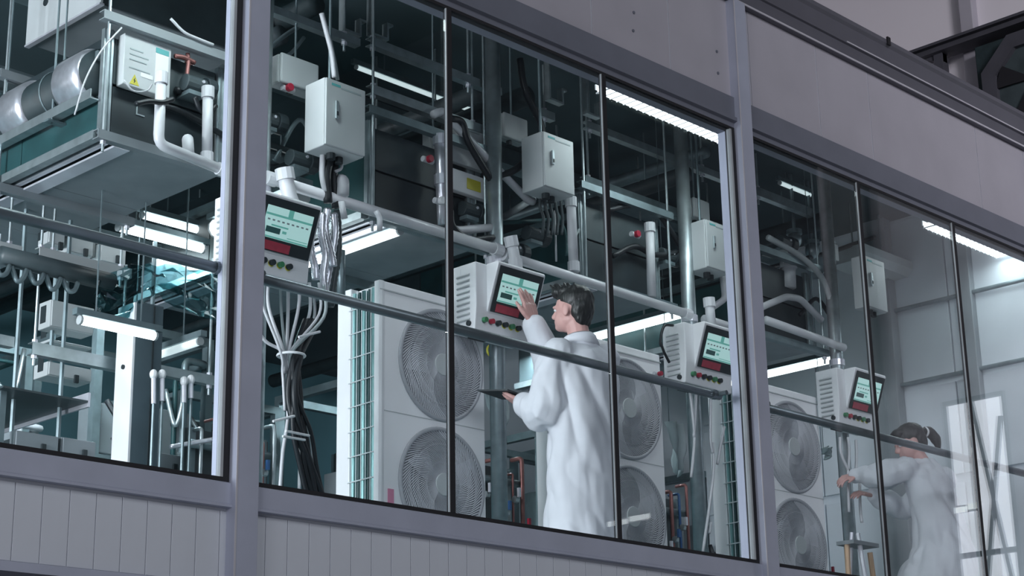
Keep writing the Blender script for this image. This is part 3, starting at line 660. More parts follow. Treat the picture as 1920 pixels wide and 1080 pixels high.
# ---- hoses around the air units
def hose(pts, y, r, label, m='blackhose', name='hose', cat='hose', group=None):
    P = [at(*q[:2], q[2] if len(q) > 2 else y) for q in pts]
    return solo(name, MB().hose(P, r), m, label, cat, group, smooth=1)
hose([(1140, 395), (1180, 385), (1225, 392), (1262, 440), (1285, 480)], 1.25, .017, 'thick black hose arching between the second joint and the third pole')
hose([(1150, 480), (1190, 462), (1230, 478), (1290, 470)], 1.25, .017, 'black hose lying lower between the second joint and the third pole')
hose([(905, 330, 1.25), (960, 322), (1000, 282), (1016, 240), (985, 170), (975, 110)], 1.2, .02, 'thick black hose curving from the ceiling past the pale switch box')
hose([(845, 222), (866, 230), (880, 270), (925, 345)], 1.2, .02, 'black hose running beside the long pale slanting pipe')
hose([(845, 395), (850, 425), (880, 448), (925, 445)], 1.18, .016, 'black hose looping down right of the first joint')
hose([(1440, 445), (1500, 480), (1540, 520), (1560, 570)], 1.2, .02, 'pale hose curving down in the right window', 'offwhite')
hose([(1480, 470), (1525, 500), (1553, 550), (1560, 580)], 1.25, .015, 'grey hose curving down in the right window', 'grey')
hose([(1500, 590), (1530, 560), (1555, 590), (1572, 600)], 1.25, .014, 'dark hose near the fourth pole')
hose([(1425, 507), (1490, 490), (1560, 472), (1600, 458), (1640, 445)], 1.6, .016, 'long black pipe crossing the top of the right window')
hose([(1240, 650), (1238, 640), (1245, 612), (1262, 610)], 1.05, .008, 'black cable looping on the left of the third control panel')
hose([(1238, 640), (1245, 660), (1255, 680)], 1.05, .008, 'black cable end left of the third control panel')
hose([(603, 25), (612, 60), (622, 100), (627, 145)], 1.1, .013, 'grey cable dropping into the left switch box', 'pvc', 'cable', 'cable')
hose([(618, 70), (627, 115), (633, 150)], 1.13, .010, 'second grey cable dropping into the left switch box', 'greyink', 'cable', 'cable')
hose([(622, 265), (618, 300), (612, 330), (615, 380)], 1.12, .022, 'black hose hanging below the left switch box')
hose([(632, 270), (628, 300), (625, 340), (630, 390)], 1.14, .022, 'second black hose hanging below the left switch box')
hose([(605, 290), (604, 330), (610, 360)], 1.12, .014, 'pale tube hanging below the left switch box', 'pvc')
hose([(640, 295), (640, 315), (628, 322)], 1.12, .008, 'thin pale hook-shaped tube below the left switch box', 'pvc')
hose([(228, 52), (190, 95), (160, 150), (140, 215)], 1.2, .004, 'thin white cable hanging in front of the round duct', 'pvc', 'cable', 'cable')
hose([(232, 150), (250, 170), (275, 170), (285, 158)], 1.2, .004, 'thin white cable looping below the left rating cover', 'pvc', 'cable', 'cable')
hose([(320, 35), (345, 60), (370, 72), (400, 84)], 1.2, .007, 'pale cable slanting down along the upper strut at the left', 'pvc', 'cable', 'cable')
hose([(328, 105), (345, 108), (365, 118)], 1.25, .012, 'pinkish pipe right of the left rating cover', 'copper')
hose([(352, 100), (353, 120), (350, 145)], 1.25, .010, 'copper pipe going down right of the left rating cover', 'copper')
hose([(330, 170), (355, 172), (372, 160), (395, 180)], 1.28, .02, 'black hose around the left risers')
hose([(290, 195), (330, 205), (370, 225), (430, 260)], 1.28, .014, 'black hose slanting behind the left risers')
hose([(365, 182), (375, 205), (390, 212), (405, 198)], 1.2, .012, 'black hose loop round the capped white riser')
hose([(255, 195), (280, 190), (305, 192), (325, 186)], 1.12, .012, 'black clamp hose across the white left pipe')
hose([(500, 95), (530, 70), (560, 50)], 1.4, .012, 'dim grey pipe above the left junction box', 'steel_d')
hose([(510, 120), (545, 100), (570, 70)], 1.4, .010, 'second dim grey pipe above the left junction box', 'steel_d')
hose([(500, 270), (560, 290), (620, 320)], 1.35, .016, 'dark pipe behind the left pipe stub', 'dark2')
hose([(515, 300), (560, 225), (590, 265)], 1.35, .012, 'dim pipe crossing behind the left switch box', 'steel_d')
hose([(1045, 400), (1060, 440), (1062, 480)], 1.3, .01, 'dim teal cable behind the falling white pipe', 'teal', 'cable', 'cable')
hose([(1095, 360), (1088, 400), (1090, 420), (1075, 450)], 1.3, .008, 'pale thin cable right of the falling white pipe', 'greyink', 'cable', 'cable')
for k in range(5):
    x = 1015+k*9
    hose([(x, 355), (x-3+k, 385), (x+4, 410), (x+2, 440)], 1.16, .009, 'dark cable hanging under the pale switch box, %s from the left' % ORD[k], 'dark2', 'cable', 'cable', 'dark cables under the pale switch box')

# black clutter fittings at the air unit fronts (brackets of valves): small pumps
def pump(px, py, y, label, s=1.0):
    p = at(px, py, y); t = thing('pump', label, 'pump', p, 'small dark pumps on the air units')
    part(t, 'motor', MB().cyl(p+Vector((-.06*s, 0, 0)), p+Vector((.05*s, 0, 0)), .04*s, 14), 'dark2', .004)
    part(t, 'head', MB().cyl(p+Vector((.05*s, 0, 0)), p+Vector((.10*s, 0, 0)), .052*s, 14), 'dark', .004)
    part(t, 'bracket', B((p.x-.05*s, p.y-.03*s, p.z-.06*s), (p.x+.04*s, p.y+.15, p.z-.04*s)), 'steel_d')
    part(t, 'bolt', MB().cyl(p+Vector((.02, -.045*s, .01)), p+Vector((.02, -.03*s, .01)), .008, 6), 'alu')
for q in ((365, 160, 1.24, 'small dark pump right of the left rating cover'), (500, 225, 1.3, 'small dark pump left of the left switch box'), (560, 300, 1.28, 'small dark pump behind the thick white stub'), (960, 470, 1.26, 'small dark pump right of the second pole'), (1000, 440, 1.28, 'small dark pump under the dark cables'), (880, 395, 1.28, 'small dark pump left of the second pole'), (1250, 480, 1.28, 'small dark pump left of the third pole'), (1470, 455, 1.3, 'small pale-lit pump in the right window')): pump(*q)

# ---- cable bundle below the left control panel
G = 'white cables of the bundle under the left control panel'
tie = at(545, 668, 1.1)
for k, (px, py, dy) in enumerate(((484, 548, 0), (498, 640, .02), (504, 578, .05), (527, 578, .06), (540, 580, .08), (560, 575, .05), (598, 590, .02), (607, 595, 0), (580, 590, .08), (588, 600, .10))):
    lo = 520+k*5
    P = [at(px, py-60, 1.1+dy) if k != 1 else at(474, 606, 1.12), at(px, py, 1.1+dy), at(526+k*3.0, 660, 1.10+dy*.4), at(530+k*2.2, 700, 1.13)]+([at(534+k*1.6, 770, 1.12)] if k in (0, 3) else [])
    solo('cable', MB().hose(P, .0085 if k % 3 else .007, 6), 'pvc' if k % 4 != 3 else 'greyink', 'thin pale cable fanning into the tied bundle by the left post, %s from the left' % ORD[(1, 0, 2, 3, 4, 5, 8, 9, 6, 7)[k]], 'cable', G, smooth=1)
for k, P in enumerate(([(534, 740), (540, 780), (530, 850), (525, 918)], [(538, 740), (552, 800), (562, 840), (561, 922)], [(545, 745), (558, 790), (575, 850), (590, 890)], [(575, 788), (585, 830), (588, 880), (590, 926)], [(592, 905), (605, 930), (612, 960)])):
    solo('cable', MB().hose([at(*q, 1.14) for q in P], .009, 6), 'pvc', 'pale cable splaying toward the sill under the tied bundle, %s from the left' % ORD[k], 'cable', 'pale cables below the bundle', smooth=1)
for k in range(6):
    w_ = [9*math.sin(k*1.9+j*1.3) for j in range(6)]; P = [at(572+k*4+w_[0], 600, 1.16), at(550+k*3, 670, 1.10), at(546+k*3+w_[2], 740, 1.09+.02*math.sin(k)), at(556+k*4+w_[3], 810, 1.10), at(572+k*3+w_[4], 880, 1.12), at(582+k*7+w_[5], 970, 1.14)]
    solo('cable', MB().hose(P, .0125+.003*math.sin(k*2.1), 7), 'blackhose', 'thick dark cable in the core of the tied bundle, %s from the left' % ORD[k], 'cable', 'dark cables of the bundle', smooth=1)
tt = MB()
c0 = at(546, 667, 1.11); tt.ring(c0, .062, .006, 24, 6, 2); solo('cable_tie', tt, 'white', 'white cable tie gathering the bundle under the left control panel', 'cable tie', 'white cable ties')
for k, (a, b) in enumerate((((560, 632), (600, 622)), ((512, 790), (552, 780)), ((530, 818), (572, 825)), ((536, 808), (580, 817)))):
    solo('cable_tie', MB().cyl(at(*a, 1.06), at(*b, 1.06), .006, 6), 'white', 'white tie strap across the cable bundle by the left post, %s from the top' % ORD[k], 'cable tie', 'white cable ties')
# silver corrugated conduits right of the left panel
for k, P in enumerate(([(604, 400), (603, 440), (610, 480), (606, 520), (612, 560)], [(614, 392), (610, 430), (622, 480), (625, 500)], [(581, 430), (583, 470), (590, 500), (592, 525)], [(626, 400), (628, 440), (618, 500), (606, 560)], [(632, 395), (634, 470), (625, 530), (620, 575)])):
    pts = spline([at(*q, 1.12+.02*k) for q in P], 10); R = [.017+.003*(i % 2) for i in range(len(pts))]
    solo('conduit', MB().tube(pts, R, 9), 'foil' if k != 4 else 'dark2', 'shiny corrugated metal conduit right of the left control panel, %s from the left' % ORD[(1, 2, 0, 3, 4)[k]] if k != 4 else 'dark corrugated conduit right of the shiny ones', 'conduit', 'shiny conduits by the left control panel' if k != 4 else None, smooth=1)
# short cables beneath the third and fourth panels
for k, P in enumerate(([(1292, 718), (1300, 790), (1302, 830), (1296, 895)], [(1306, 722), (1303, 790), (1301, 820)], [(1333, 728), (1332, 820), (1336, 850)], [(1336, 830), (1338, 880), (1330, 950), (1318, 1035)], [(1358, 800), (1352, 830), (1345, 870)], [(1333, 980), (1330, 1000)])):
    if len(P) == 2: P = [P[0], ((P[0][0]+P[1][0])/2, (P[0][1]+P[1][1])/2), P[1]]
    solo('cable', MB().hose([at(*q, 1.08) for q in P], .0085, 6), 'pvc', 'pale thin cable below the third control panel, '+('left one of the joined pair', 'right one of the joined pair', 'short dark-side one', 'longest one reaching the sill', 'short one beside the coil', 'tiny one near the sill')[k], 'cable', 'pale cables under the third control panel', smooth=1)
for k, P in enumerate(([(1590, 820), (1592, 850), (1590, 900), (1592, 960)], [(1605, 825), (1606, 860), (1604, 890)], [(1612, 905), (1613, 950), (1616, 980)], [(1575, 820), (1577, 850), (1592, 885)])):
    solo('cable', MB().hose([at(*q, 1.0) for q in P], .009, 6), 'pvc', 'pale cable below the rightmost control panel, '+('longest', 'short middle', 'low', 'slanting left')[k]+' one', 'cable', 'pale cables under the rightmost control panel', smooth=1)
def cloth(px, py, y, w, h, label, seed):
    p = at(px, py, y); rows = []
    for j in range(9):
        v = j/8; r = []
        for i in range(9):
            u = i/8; taper = 1-.55*max(0, v-.45)/.55
            x = p.x+w*(.35*v+u*taper*(1-.1*v)); z = p.z-h*v-.02*math.sin(u*5+seed)*v
            r.append((x, y+.03*math.sin(u*8+v*3+seed)+.02*noise.noise((u*3, v*3, seed)), z))
        rows.append(r)
    t = thing('hanging_cloth', label, 'cloth', p, 'white covers beside the condensers')
    o = part(t, 'sheet', MB().grid(rows), 'cloth', smooth=1)
    part(t, 'cord', MB().cyl((p.x+w*.3, y+.02, p.z-.01), (p.x+w*.3, y+.02, ZC), .0025, 5), 'steel_d')
    so = o.modifiers.new('thickness', 'SOLIDIFY'); so.thickness = .006
cloth(915, 730, 1.42, .13, .20, 'crumpled white cover hanging just right of the left condenser', 1.0)
cloth(1252, 790, 1.42, .12, .30, 'crumpled white cover hanging right of the middle condenser', 2.3)
cloth(1546, 838, 1.42, .05, .06, 'small white cover scrap right of the hazy condenser', 4.0)
p = at(921, 658, 1.5); t = thing('ring', 'small yellow ring at the upper right corner of the left condenser', 'ring', p)
part(t, 'loop', MB().ring(p, .03, .006, 20, 6), 'yellow'); part(t, 'cord', MB().cyl(p+Vector((0, 0, .03)), (p.x, p.y, ZC), .0025, 5), 'steel_d')

# ---- copper manifolds standing behind the gaps between the condensers
def manifold(x, y, seed, label):
    r = random.Random(seed); t = thing('manifold', label, 'manifold', (x, y, 0), 'pipe manifolds between the condensers')
    part(t, 'back_plate', B((x-.02, y+.06, .25), (x+.50, y+.075, .95)), 'dark2')
    for z in (.42, .86): part(t, 'header_pipe', MB().cyl((x-.02, y, z), (x+.50, y, z), .022, 10), 'steel_d', smooth=1)
    for k in range(7):
        px_ = x+.02+k*.075; z1 = r.uniform(.90, 1.05)
        part(t, 'riser', MB().pipe([(px_, y-.03, .30), (px_, y-.03, z1), (px_, y+.05, z1)], r.uniform(.007, .013), 7), r.choice(('copper', 'copper', 'steel', 'blue')), smooth=1)
        v = part(t, 'valve', MB().cyl((px_-.012, y-.05, .60+.08*(k % 3)), (px_+.012, y-.05, .60+.08*(k % 3)), .02, 8), 'steel')
        part(v, 'valve_handle', MB().box((px_-.008, y-.085, .61+.08*(k % 3)), (px_+.008, y-.07, .66+.08*(k % 3))), r.choice(('red', 'red', 'blue', 'alu')))
    for dx in (0, .44): part(t, 'leg', B((x+dx, y+.03, 0), (x+dx+.03, y+.06, .95)), 'steel_d')
manifold(6.55, 1.75, 1, 'copper and steel pipe manifold seen between left condenser and standing man')
manifold(8.0, 1.75, 2, 'copper and steel pipe manifold between the middle condenser and the third cables')
manifold(5.05, 2.05, 3, 'copper and steel pipe manifold behind the left cable bundle')
manifold(9.45, 1.75, 4, 'copper and steel pipe manifold right of the hazy condenser')
# ================================================================== BACK OF THE ROOM
def skid(x, y, w, h, seed, label, cabs=2):
    r = random.Random(seed); d = .7
    t = thing('machine_skid', label, 'machine', (x, y, 0), 'machine skids at the back')
    for dx in (0, w-.05):
        for dy in (0, d-.05): part(t, 'frame_post', B((x+dx, y+dy, 0), (x+dx+.05, y+dy+.05, h)), 'steel_d')
    for z in (.12, h*.55, h-.05):
        part(t, 'frame_beam', MB().box((x+.05, y, z), (x+w-.05, y+.05, z+.05)).box((x+.05, y+d-.05, z), (x+w-.05, y+d, z+.05)).box((x, y+.05, z), (x+.05, y+d-.05, z+.05)).box((x+w-.05, y+.05, z), (x+w, y+d-.05, z+.05)), 'steel_d')
    for k in range(cabs):
        cw = r.uniform(.18, .3); ch = r.uniform(.18, .34); cx_ = x+.06+k*(w-.1)/cabs; cz_ = r.choice((h*.55+.06, .62))
        c = part(t, 'cabinet', B((cx_, y+.02, cz_), (cx_+cw, y+.25, cz_+ch)), r.choice(('offwhite', 'grey', 'dark2', 'grey')), .006)
        part(c, 'cabinet_handle', B((cx_+cw*.5-.01, y+.006, cz_+ch*.7), (cx_+cw*.5+.014, y+.019, cz_+ch*.82)), 'ink')
    for k in range(4):
        px_ = x+.1+r.random()*(w-.2); z0 = r.uniform(.3, .6); z1 = r.uniform(h*.6, h*.98); yy_ = y+r.uniform(-.06, .0)-.03
        part(t, 'pipe', MB().pipe([(px_, yy_, z0), (px_, yy_, z1), (px_+.15, yy_, z1), (px_+.15, yy_+.3, z1)], r.uniform(.012, .024), 8), r.choice(('steel', 'pvc', 'copper', 'steel_d', 'teal')), smooth=1)
        v = part(t, 'valve', MB().cyl((px_, yy_-.03, (z0+z1)/2), (px_, yy_+.03, (z0+z1)/2), .022, 8), 'steel')
        part(v, 'valve_handle', MB().cyl((px_, yy_-.045, (z0+z1)/2), (px_, yy_-.031, (z0+z1)/2), .03, 8), r.choice(('red', 'blue', 'alu', 'white')))
    for k in range(4):
        a = x+r.random()*w; b = x+r.random()*w; z = r.uniform(.6, h)
        part(t, 'hose', MB().hose([(a, y-.05, z), (a*.7+b*.3, y-.1, z-r.uniform(.1, .3)), (b*.7+a*.3, y-.1, z-r.uniform(.1, .35)), (b, y-.04, z-.05)], r.uniform(.010, .02), 6), 'blackhose' if k else 'steel', smooth=1)
    part(t, 'tank', MB().cyl((x+w*.6, y+.45, .2), (x+w*.6, y+.45, h*.8), .14, 18), r.choice(('steel_d', 'insul', 'dark2')), smooth=1)
    return t
sk = ['machine skid far back at the left frame edge', 'machine skid behind the two grey cabinets at the left', 'machine skid right of the bright column', 'dark machine skid behind the left cable bundle', 'dark machine skid just left of the left condenser', 'machine skid seen between left condenser and standing man', 'machine skid hidden mostly by the standing man', 'machine skid between the middle condenser and the third cables', 'machine skid behind the third control panel', 'machine skid right of the hazy condenser', 'machine skid by the end wall behind the bending woman']
for k, s in enumerate(sk):
    skid(3.55+k*.92, 3.5+(k % 2)*.5 if k < 9 else 2.6, .82, 1.65+.25*((k*37) % 5)/4, 11+k, s, 2)
# pipes running back below the ceiling
for k, (x, z, r_, m) in enumerate(((5.06, 2.85, .05, 'dark2'), (5.28, 3.1, .06, 'insul'), (6.45, 2.95, .05, 'dark2'), (6.85, 3.05, .06, 'insul'), (8.3, 2.95, .05, 'dark2'), (8.5, 3.15, .04, 'steel_d'), (9.8, 3.0, .06, 'insul'))):
    t = thing('ceiling_pipe', 'dark pipe running back under the ceiling, %s from the left' % ORD[k], 'pipe', (x, 1.6, z), 'dark pipes under the ceiling')
    part(t, 'run', MB().cyl((x, 1.45, z), (x, 7.5, z), r_, 14), m, smooth=1)
    for y in (1.8, 3.2, 4.6): part(t, 'hanger', MB().cyl((x, y, z), (x, y, ZC), .006, 6), 'steel_d')
for k, (y, z) in enumerate(((2.6, 3.2), (3.7, 3.15), (5.2, 3.2))):
    t = thing('ceiling_beam', ('nearest', 'middle', 'farthest')[k]+' steel beam crossing under the ceiling', 'beam', (4, y, z), 'steel beams under the ceiling')
    part(t, 'web', B((-2.4, y-.006, z), (XE-.1, y+.006, ZC)), 'steel_d'); part(t, 'flange', B((-2.4, y-.06, z-.012), (XE-.1, y+.06, z)), 'steel_d')

# left bay: bright square column, cabinets, plastic film, slanted tray
a = at(243, 870, 2.0)
t = thing('steel_column', 'square steel column at the left with its bright side face', 'column', (a.x+.1, 2.1, 0))
part(t, 'shaft', B((a.x, 2.0, .014), (a.x+.155, 2.14, 1.50)), 'bluesteel', .003)
part(t, 'lit_side', B((a.x-.012, 2.0, .016), (a.x-.0005, 2.14, 1.49)), 'white')  # white sheet paints the light on this side of the dark shaft
part(t, 'groove', B((a.x+.095, 1.996, .02), (a.x+.105, 2.0, 1.49)), 'ink')
part(t, 'base_plate', B((a.x-.05, 1.95, 0), (a.x+.2, 2.19, .013)), 'steel_d')
part(t, 'bolt', MB().cyl((a.x-.013, 2.07, 1.18), (a.x-.02, 2.07, 1.18), .012, 8), 'ink')
def cabinet(px0, py0, px1, py1, y, d, label, m='offwhite'):
    p, q = at(px0, py0, y), at(px1, py1, y)
    t = thing('cabinet', label, 'cabinet', (p.x, y, min(p.z, q.z)), 'grey cabinets at the left')
    part(t, 'body', B((p.x, y+.012, q.z), (q.x, y+d, p.z)), m, .004)
    dr = part(t, 'door', B((p.x+.004, y, q.z+.004), (q.x-.004, y+.011, p.z-.004)), m, .003)
    part(dr, 'handle', B((q.x-(q.x-p.x)*.42, y-.014, p.z-.09), (q.x-(q.x-p.x)*.42+.022, y-.001, p.z-.05)), 'ink')
    part(t, 'side_label', B((p.x-.002, y+.05, q.z+.03), (p.x-.0002, y+.10, q.z+.12)), 'ink')
    part(t, 'hanger', MB().cyl((p.x+.05, y+d*.5, p.z), (p.x+.05, y+d*.5, ZC if y > 3 else 1.95), .012, 6), 'steel_d')
cabinet(98, 560, 176, 628, 2.6, .12, 'pale cabinet at the left above the dim strut')
cabinet(96, 634, 174, 655, 2.75, .12, 'low grey cabinet at the left right above the dim strut')
cabinet(92, 676, 172, 718, 2.6, .14, 'grey cabinet at the left below the dim strut')
cabinet(92, 432, 122, 462, 2.5, .10, 'small pale box with dark knob on the pale strut, left one')
cabinet(130, 442, 175, 482, 2.5, .10, 'small pale box on the pale strut, middle one')
cabinet(190, 455, 236, 500, 2.5, .10, 'small pale box on the pale strut, right one')
cabinet(30, 805, 108, 880, 2.2, .25, 'grey cabinet at the left sill, left one', 'grey')
cabinet(118, 818, 178, 890, 2.2, .25, 'grey cabinet at the left sill, middle one', 'grey')
cabinet(285, 845, 350, 910, 2.2, .25, 'grey cabinet at the left sill right of the bright column', 'grey')
rows = []
rr = random.Random(3)
for j in range(13):
    v = j/12; r_ = []
    for i in range(17):
        u = i/16; p = at(178+u*235, 520-25*math.sin(u*PI)+v*(75+20*math.sin(u*9)), 2.05)
        r_.append((p.x, 2.05+.07*noise.noise((u*9, v*6, 1.3))+.05*math.sin(u*13), p.z+.05*noise.noise((u*7, v*8, 5.1))))
    rows.append(r_)
o = solo('plastic_sheet', MB().grid(rows), 'plastic', 'crumpled clear plastic sheet hanging under the handrail at the left', 'plastic sheet')
o.modifiers.new('thickness', 'SOLIDIFY').thickness = .003
t = thing('cable_tray', 'slanting pale metal tray edge low at the left', 'tray', at(98, 790, 2.3))
a = at(165, 755, 2.15)
part(t, 'floor', B((a.x-.45, 2.15, a.z), (a.x, 3.0, a.z+.01)), 'dark2'); part(t, 'edge', B((a.x, 2.15, a.z-.02), (a.x+.012, 3.0, a.z+.05)), 'alu')
part(t, 'leg', MB().box((a.x-.43, 2.2, 0), (a.x-.40, 2.23, a.z)).box((a.x-.05, 2.9, 0), (a.x-.02, 2.93, a.z)), 'steel_d')
p = at(375, 640, 1.9)
glow_tube((p.x, 1.9, p.z), (p.x, 2.6, p.z), .02, 'dim tube lamp running back right of the bright column', 'lamp_dim')
for k, (px, py, h) in enumerate(((288, 702, 55), (304, 702, 50), (345, 715, 40), (358, 712, 35))):
    a, b = at(px, py, 1.9), at(px, py+h, 1.9); t = thing('sampling_valve', 'small shiny upright valve right of the bright column, %s from the left' % ORD[k], 'valve', a, 'shiny upright valves')
    part(t, 'stem', MB().cyl(a, b, .012, 8), 'alu'); part(t, 'head', MB().ell(a, (.02, .02, .025), 10, 8), 'white'); part(t, 'foot_pipe', MB().cyl(b, (b.x, 1.9, 0), .008, 6), 'steel_d')
pipe([(0, 478), (210, 530)], 2.1, .045, 'thick dark pipe crossing the left window below the handrail', 'dark2')
for k in range(5):
    hose([(-10+k*32, 492+k*8, 2.08), (0+k*32, 515+k*7+(k*5)%9, 2.06), (12+k*32, 512+k*8, 2.06), (18+k*32, 498+k*8, 2.08)], 2.08, .012, 'hose loop hanging from the thick dark pipe at the left, %s from the left' % ORD[k], 'steel_d', 'hose_loop', 'hose', 'hose loops at the left')
hose([(320, 838, 2.0), (355, 832, 2.0), (400, 824, 2.0)], 2.0, .012, 'row of shiny fittings low beside the left post', 'foil')
p = at(165, 110, 1.0)
# ladder at the right
t = thing('step_ladder', 'small step ladder with wooden legs and a grey brace at the lower right', 'ladder', (9.0, .8, 0))
def lg(a, b, r, m, n='leg'): part(t, n, MB().tube([a, b], r, 6), m)
A = at(1588, 1018, .8); Bp = at(1631, 1036, .8)
lg((A.x, .8, A.z), (A.x-.03, .8, 0), .016, 'wood'); lg((Bp.x, .8, Bp.z), (Bp.x+.06, .8, 0), .016, 'wood')
lg((A.x+.09, .78, A.z+.06), (A.x-.08, .6, 0), .014, 'alu', 'brace'); part(t, 'top_step', B((A.x-.02, .74, A.z-.01), (Bp.x+.01, .86, A.z+.012)), 'grey')
lg((A.x+.12, .84, A.z+.08), (A.x+.14, .95, 0), .012, 'alu', 'brace')
# white ceiling cassette in the right window
p = at(1618, 455, 1.5)
t = thing('air_cassette', 'long pale ceiling air unit with dark slots in the right window', 'air unit', (p.x, 1.5, p.z))
part(t, 'housing', MB().prism([(1.5, p.z), (1.5, p.z-.06), (1.54, p.z-.11), (1.8, p.z-.11), (1.8, p.z)], 0, p.x, XE-.03), 'offwhite', .004)
for k in range(2): part(t, 'slot', B((p.x+.1, 1.56+.08*k, p.z-.114), (XE-.35, 1.58+.08*k, p.z-.1095)), 'ink')
for x in (p.x+.1, XE-.2): part(t, 'hanger', MB().cyl((x, 1.65, p.z), (x, 1.65, ZC), .006, 6), 'steel_d')
for k, (px, py) in enumerate(((1490, 450), (1523, 470))):
    p = at(px, py, 1.6); t = thing('filter_bowl', ('left', 'right')[k]+' shiny round filter bowl up in the right window', 'filter', p, 'filter bowls')
    part(t, 'bowl', MB().ell((p.x, p.y, p.z), (.05, .05, .06), 16, 10), 'steel', smooth=1); part(t, 'cap', MB().cyl((p.x, p.y, p.z+.04), (p.x, p.y, p.z+.07), .055, 16), 'steel_d'); part(t, 'stem', MB().cyl((p.x, p.y, p.z+.07), (p.x, p.y, ZC), .012, 8), 'steel_d')

# ================================================================== PEOPLE
def remesh(mb, voxel, smooth=2):
    me = mb.mesh('tmp'); o = bpy.data.objects.new('tmp', me); COL.objects.link(o)
    r = o.modifiers.new('r', 'REMESH'); r.mode = 'VOXEL'; r.voxel_size = voxel
    if smooth: s = o.modifiers.new('s', 'SMOOTH'); s.iterations = smooth; s.factor = .5
    dg = bpy.context.evaluated_depsgraph_get(); dg.update()
    n = bpy.data.meshes.new_from_object(o.evaluated_get(dg)); bpy.data.objects.remove(o); bpy.data.meshes.remove(me)
    for p in n.polygons: p.use_smooth = True
    return n
def put(parent, name, me, m):
    for v in me.vertices: v.co -= base(parent)
    me.update(); me.materials.clear(); return link(name, me, m, parent)
def folds(me, fn):
    me.calc_loop_triangles() if False else None
    ns = [v.normal.copy() for v in me.vertices]
    for v, n in zip(me.vertices, ns): v.co += n*fn(v.co)
    me.update()
def ellring(c, rx, ry, rot=0, n=20):
    return [Vector((c[0]+rx*math.cos(a)*math.cos(rot)-ry*math.sin(a)*math.sin(rot), c[1]+rx*math.cos(a)*math.sin(rot)+ry*math.sin(a)*math.cos(rot), c[2])) for a in (2*PI*k/n for k in range(n))]
def limb(mb, pts, radii, n=12):
    mb.tube(spline(pts, 4), [radii[min(int(i/4), len(radii)-2)]*(1-(i/4-min(int(i/4), len(radii)-2)))+radii[min(int(i/4), len(radii)-2)+1]*(i/4-min(int(i/4), len(radii)-2)) for i in range(4*(len(pts)-1)+1)], n)
    mb.ell(pts[0], (radii[0],)*3, 12, 8); mb.ell(pts[-1], (radii[-1],)*3, 12, 8)
def head(mb, c, fw, up, s=1.0):
    """skull, jaw, nose, ears; c = skull centre, fw = facing, up = crown direction"""
    fw = Vector(fw).normalized(); up = (Vector(up)-fw*Vector(up).dot(fw)).normalized(); rt = fw.cross(up)
    rot = Matrix((rt, fw, up)).transposed(); L = lambda x, y, z: Vector(c)+(rt*x+fw*y+up*z)*s
    E = lambda p, r: mb.ell(L(*p), [q*s for q in r], 18, 12, rot.to_quaternion().to_euler())
    E((0, -.008, .02), (.076, .095, .088)); E((0, .03, -.045), (.060, .062, .065)); E((0, .062, -.082), (.032, .030, .022)); E((0, .0, -.05), (.064, .07, .05))
    E((0, .098, -.025), (.013, .020, .016)); mb.tube([L(0, .082, .015), L(0, .100, -.02)], [.008*s, .013*s], 8)
    for q in (-1, 1): E((q*.077, -.005, -.015), (.010, .020, .033)); E((q*.03, .078, .012), (.022, .014, .010))
    E((0, .086, -.055), (.024, .010, .007)); E((0, .084, -.066), (.022, .010, .007))
    return L, E, rot, rt, fw, up
def hand(mb, w, d, nrm, s=1.0, spread=.12, curl=(.25, .35, .3), point=None, thumb=1):
    """w = wrist, d = along the hand, nrm = back of the hand; thumb = side"""
    d = Vector(d).normalized(); nrm = (Vector(nrm)-d*Vector(nrm).dot(d)).normalized(); sd = d.cross(nrm)*thumb
    w = Vector(w); palm = [w+d*t*s for t in (0, .03, .06, .088)]
    for k in range(-2, 3): mb.tube([w+sd*.010*k*s, w+d*.045*s+sd*.0165*k*s, w+d*.086*s+sd*.0185*k*s], [.013*s, .013*s, .0115*s], 8)
    for k, ln in enumerate((.068, .078, .072, .056)):
        o = (1.5-k)*.0205; p = w+d*.082*s+sd*o*s; a = d*math.cos(spread*(1.5-k))+sd*math.sin(spread*(1.5-k)); pts = [p]; ang = 0
        for j, f in enumerate((.45, .32, .25)):
            ang += curl[j]*(point if (point is not None and k == 0) else 1.0); pts.append(pts[-1]+(a*math.cos(ang)-nrm*math.sin(ang))*ln*f*s)
        mb.tube(pts, [.0098*s, .009*s, .0082*s, .0065*s], 8); [mb.ell(q, (.0092*s,)*3, 8, 6) for q in pts[:-1]]; mb.ell(pts[-1], (.0066*s,)*3, 8, 6)
    q = w+d*.025*s+sd*.026*s; th = (d*.62+sd*.78).normalized(); pts = [q, q+th*.032*s, q+(th+d*.35).normalized()*.058*s-nrm*.006*s, q+(th+d*.7).normalized()*.082*s-nrm*.014*s]
    mb.tube(pts, [.013*s, .0115*s, .010*s, .0075*s], 8); [mb.ell(x, (.0105*s,)*3, 8, 6) for x in pts[:-1]]; mb.ell(pts[-1], (.0076*s,)*3, 8, 6)

def shoe(parent, x, y, yaw=0):
    c, s_ = math.cos(yaw), math.sin(yaw); f = lambda a, b, z: Vector((x+a*c-b*s_, y+a*s_+b*c, z))
    mb = MB().loft([[f(rx*math.cos(t), oy+ry*math.sin(t), z) for t in (2*PI*k/16 for k in range(16))] for z, rx, ry, oy in ((0, .047, .135, .05), (.02, .049, .138, .05), (.05, .044, .115, .03), (.08, .04, .065, -.02), (.10, .038, .05, -.03))])
    part(parent, 'shoe', mb, 'ink', smooth=1)

